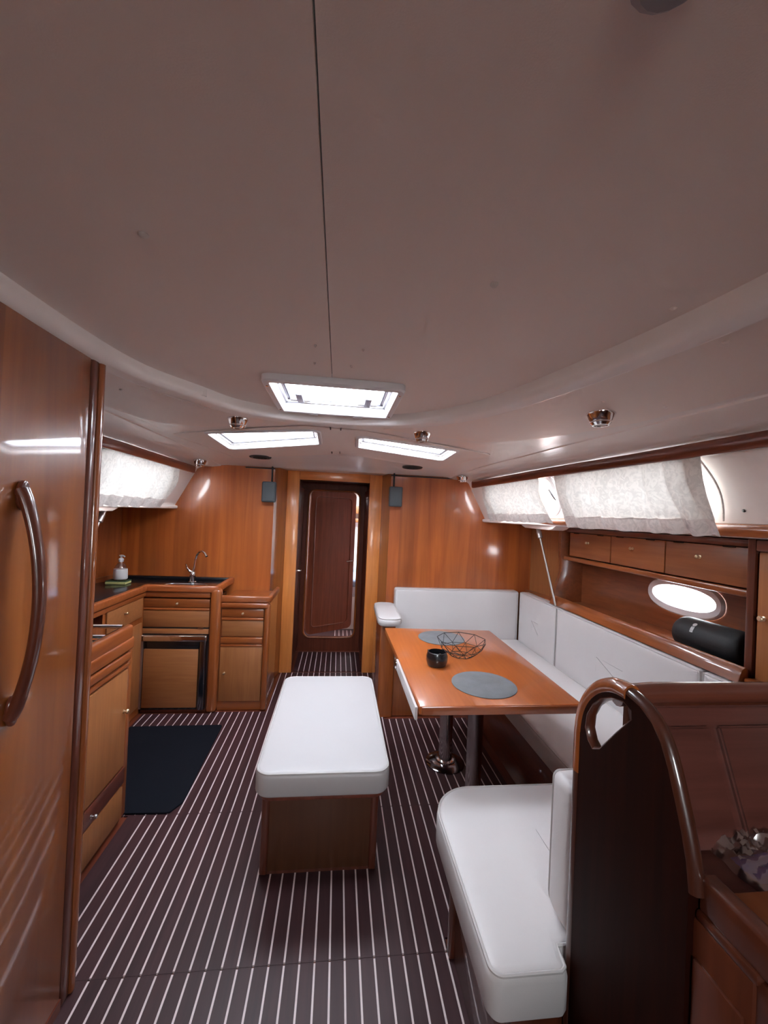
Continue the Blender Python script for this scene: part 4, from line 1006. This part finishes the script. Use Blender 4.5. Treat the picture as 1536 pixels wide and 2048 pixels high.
put('front_rim', tube(B(), [(NX+.013, u, v) for u, v in pn if u < .77 and v >= .89], .0135, 10), W['navrim_shaded'], sp_)
put('grip_edge', tube(B(), [(NX+.013, u, v) for u, v in hole_n], .013, 10, closed=True, flat=.5), W['navz'], sp_)
put('top_rail', tube(B(), [(NX+.010, .800, 1.134), (NX+.10, .798, 1.140), (1.2, .795, 1.140), (1.69, .795, 1.140)], .022, 12), W['navrail'], nv)
# sloping fascia with grooves between its boards
def fas(x, t, d=0):   # t: 0 at the top, 1 at the desk; d outwards
    return (x, lerp(.785, .695, t)-d*.9, lerp(1.118, .885, t)+d*.42)
def fpanel(name, x0, x1, t0, t1, d, m):
    bm = B(); pts = [fas(x0, t0, d), fas(x1, t0, d), fas(x1, t1, d), fas(x0, t1, d)]; bk = [fas(x0, t0, -.01), fas(x1, t0, -.01), fas(x1, t1, -.01), fas(x0, t1, -.01)]
    a = [bm.verts.new(p) for p in pts]; b = [bm.verts.new(p) for p in bk]
    bm.faces.new(a); bm.faces.new(b)
    for i in range(4): bm.faces.new((a[i], a[(i+1) % 4], b[(i+1) % 4], b[i]))
    bmesh.ops.recalc_face_normals(bm, faces=bm.faces)
    bmesh.ops.bevel(bm, geom=[e for e in bm.edges], offset=.004, segments=2, affect='EDGES')
    return put(name, bm, m, nv)
fpanel('fascia_board', NX+.03, 1.650, 0, 1, -.004, W['nav'])
fpanel('fascia_top', NX+.03, 1.650, 0, .14, .006, W['nav'])
fpanel('fascia_panel', .690, .803, .16, 1, .006, W['nav'])
fpanel('fascia_panel', .822, 1.10, .16, 1, .006, W['nav'])
fpanel('fascia_panel', 1.12, 1.40, .16, 1, .006, W['nav'])
fpanel('fascia_panel', 1.42, 1.645, .16, 1, .006, W['nav'])
put('back_board', bx(NX+.03, 1.650, .785, .805, .83, 1.135, .004), W['navz'], nv)
put('lower_board', bx(NX+.03, 1.650, .80, .915, 0, .84, .004), W['navz'], nv)
# chart table
put('desk_top', bx(NX+.030, 1.650, .40, .76, .862, .882, .004), W['nav'], nv)
fiddle('desk_rim', [(NX+.032, .595), (NX+.032, .40), (NX+.05, .385), (1.64, .385)], .872, .932, .030, W['navz'], nv, .008)
put('desk_lid', bx(NX+.055, 1.3, .402, .595, .884, .902, .005), W['locker'], nv)
put('apron', bx(NX+.018, 1.650, .40, .600, .775, .868, .006), W['navz'], nv)
put('apron_bead', bx(NX+.012, NX+.05, .50, .600, .858, .876, .006), W['navz'], nv)
put('pedestal', bx(NX+.012, .92, .505, .80, 0, .86, .006), W['navz'], nv)
put('pedestal_panel', bx(NX+.006, NX+.014, .515, .595, .05, .80, .003), W['navz'], nv)
# plastic bag with blue contents
t = thing('plastic_bag', (.835, .67, .884), 'crumpled clear plastic bag with a blue pouch on the nav desk', 'bag')
def blob(u0, u1, v0, v1, z0, h, seed, nu=26, nv_=18, amp=.012):
    rows = []; rnd = random.Random(seed); off = Vector((rnd.uniform(0, 9), rnd.uniform(0, 9), 0))
    for i in range(nu+1):
        r_ = []
        for j in range(nv_+1):
            a, b = i/nu, j/nv_; e = min(1, 4*min(a, 1-a))*min(1, 4*min(b, 1-b)); e = e**.5
            n_ = noise.noise(Vector((a*9, b*7, 0))+off)+.6*noise.noise(Vector((a*21, b*17, 3))+off)
            r_.append((lerp(u0, u1, a)+.006*noise.noise(Vector((b*6, a*2, 5))+off), lerp(v0, v1, b)+.006*noise.noise(Vector((a*6, 1, 5))+off), z0+e*(h+amp*n_)))
        rows.append(r_)
    return grid(B(), rows)
put('blue_pouch', blob(.760, .96, .620, .675, .884, .018, 3, amp=.004), BLUE, t)
put('papers', blob(.755, .95, .585, .622, .884, .012, 9, amp=.004), mat('grey_papers', (.35, .34, .33), .6, var=.3, var_scale=30), t)
put('film', blob(.735, .985, .578, .735, .886, .028, 5, 44, 28, .018), FILM, t)

# ------------------------------------------------------------------ hull side near the viewer: side seat locker
t = thing('settee_end', (1.35, .93, 0), 'dark wooden panel closing the settee behind the nav station', 'panel')
put('panel', bx(1.03, 1.95, .925, .945, 0, .86, .003), W['navz'], t)
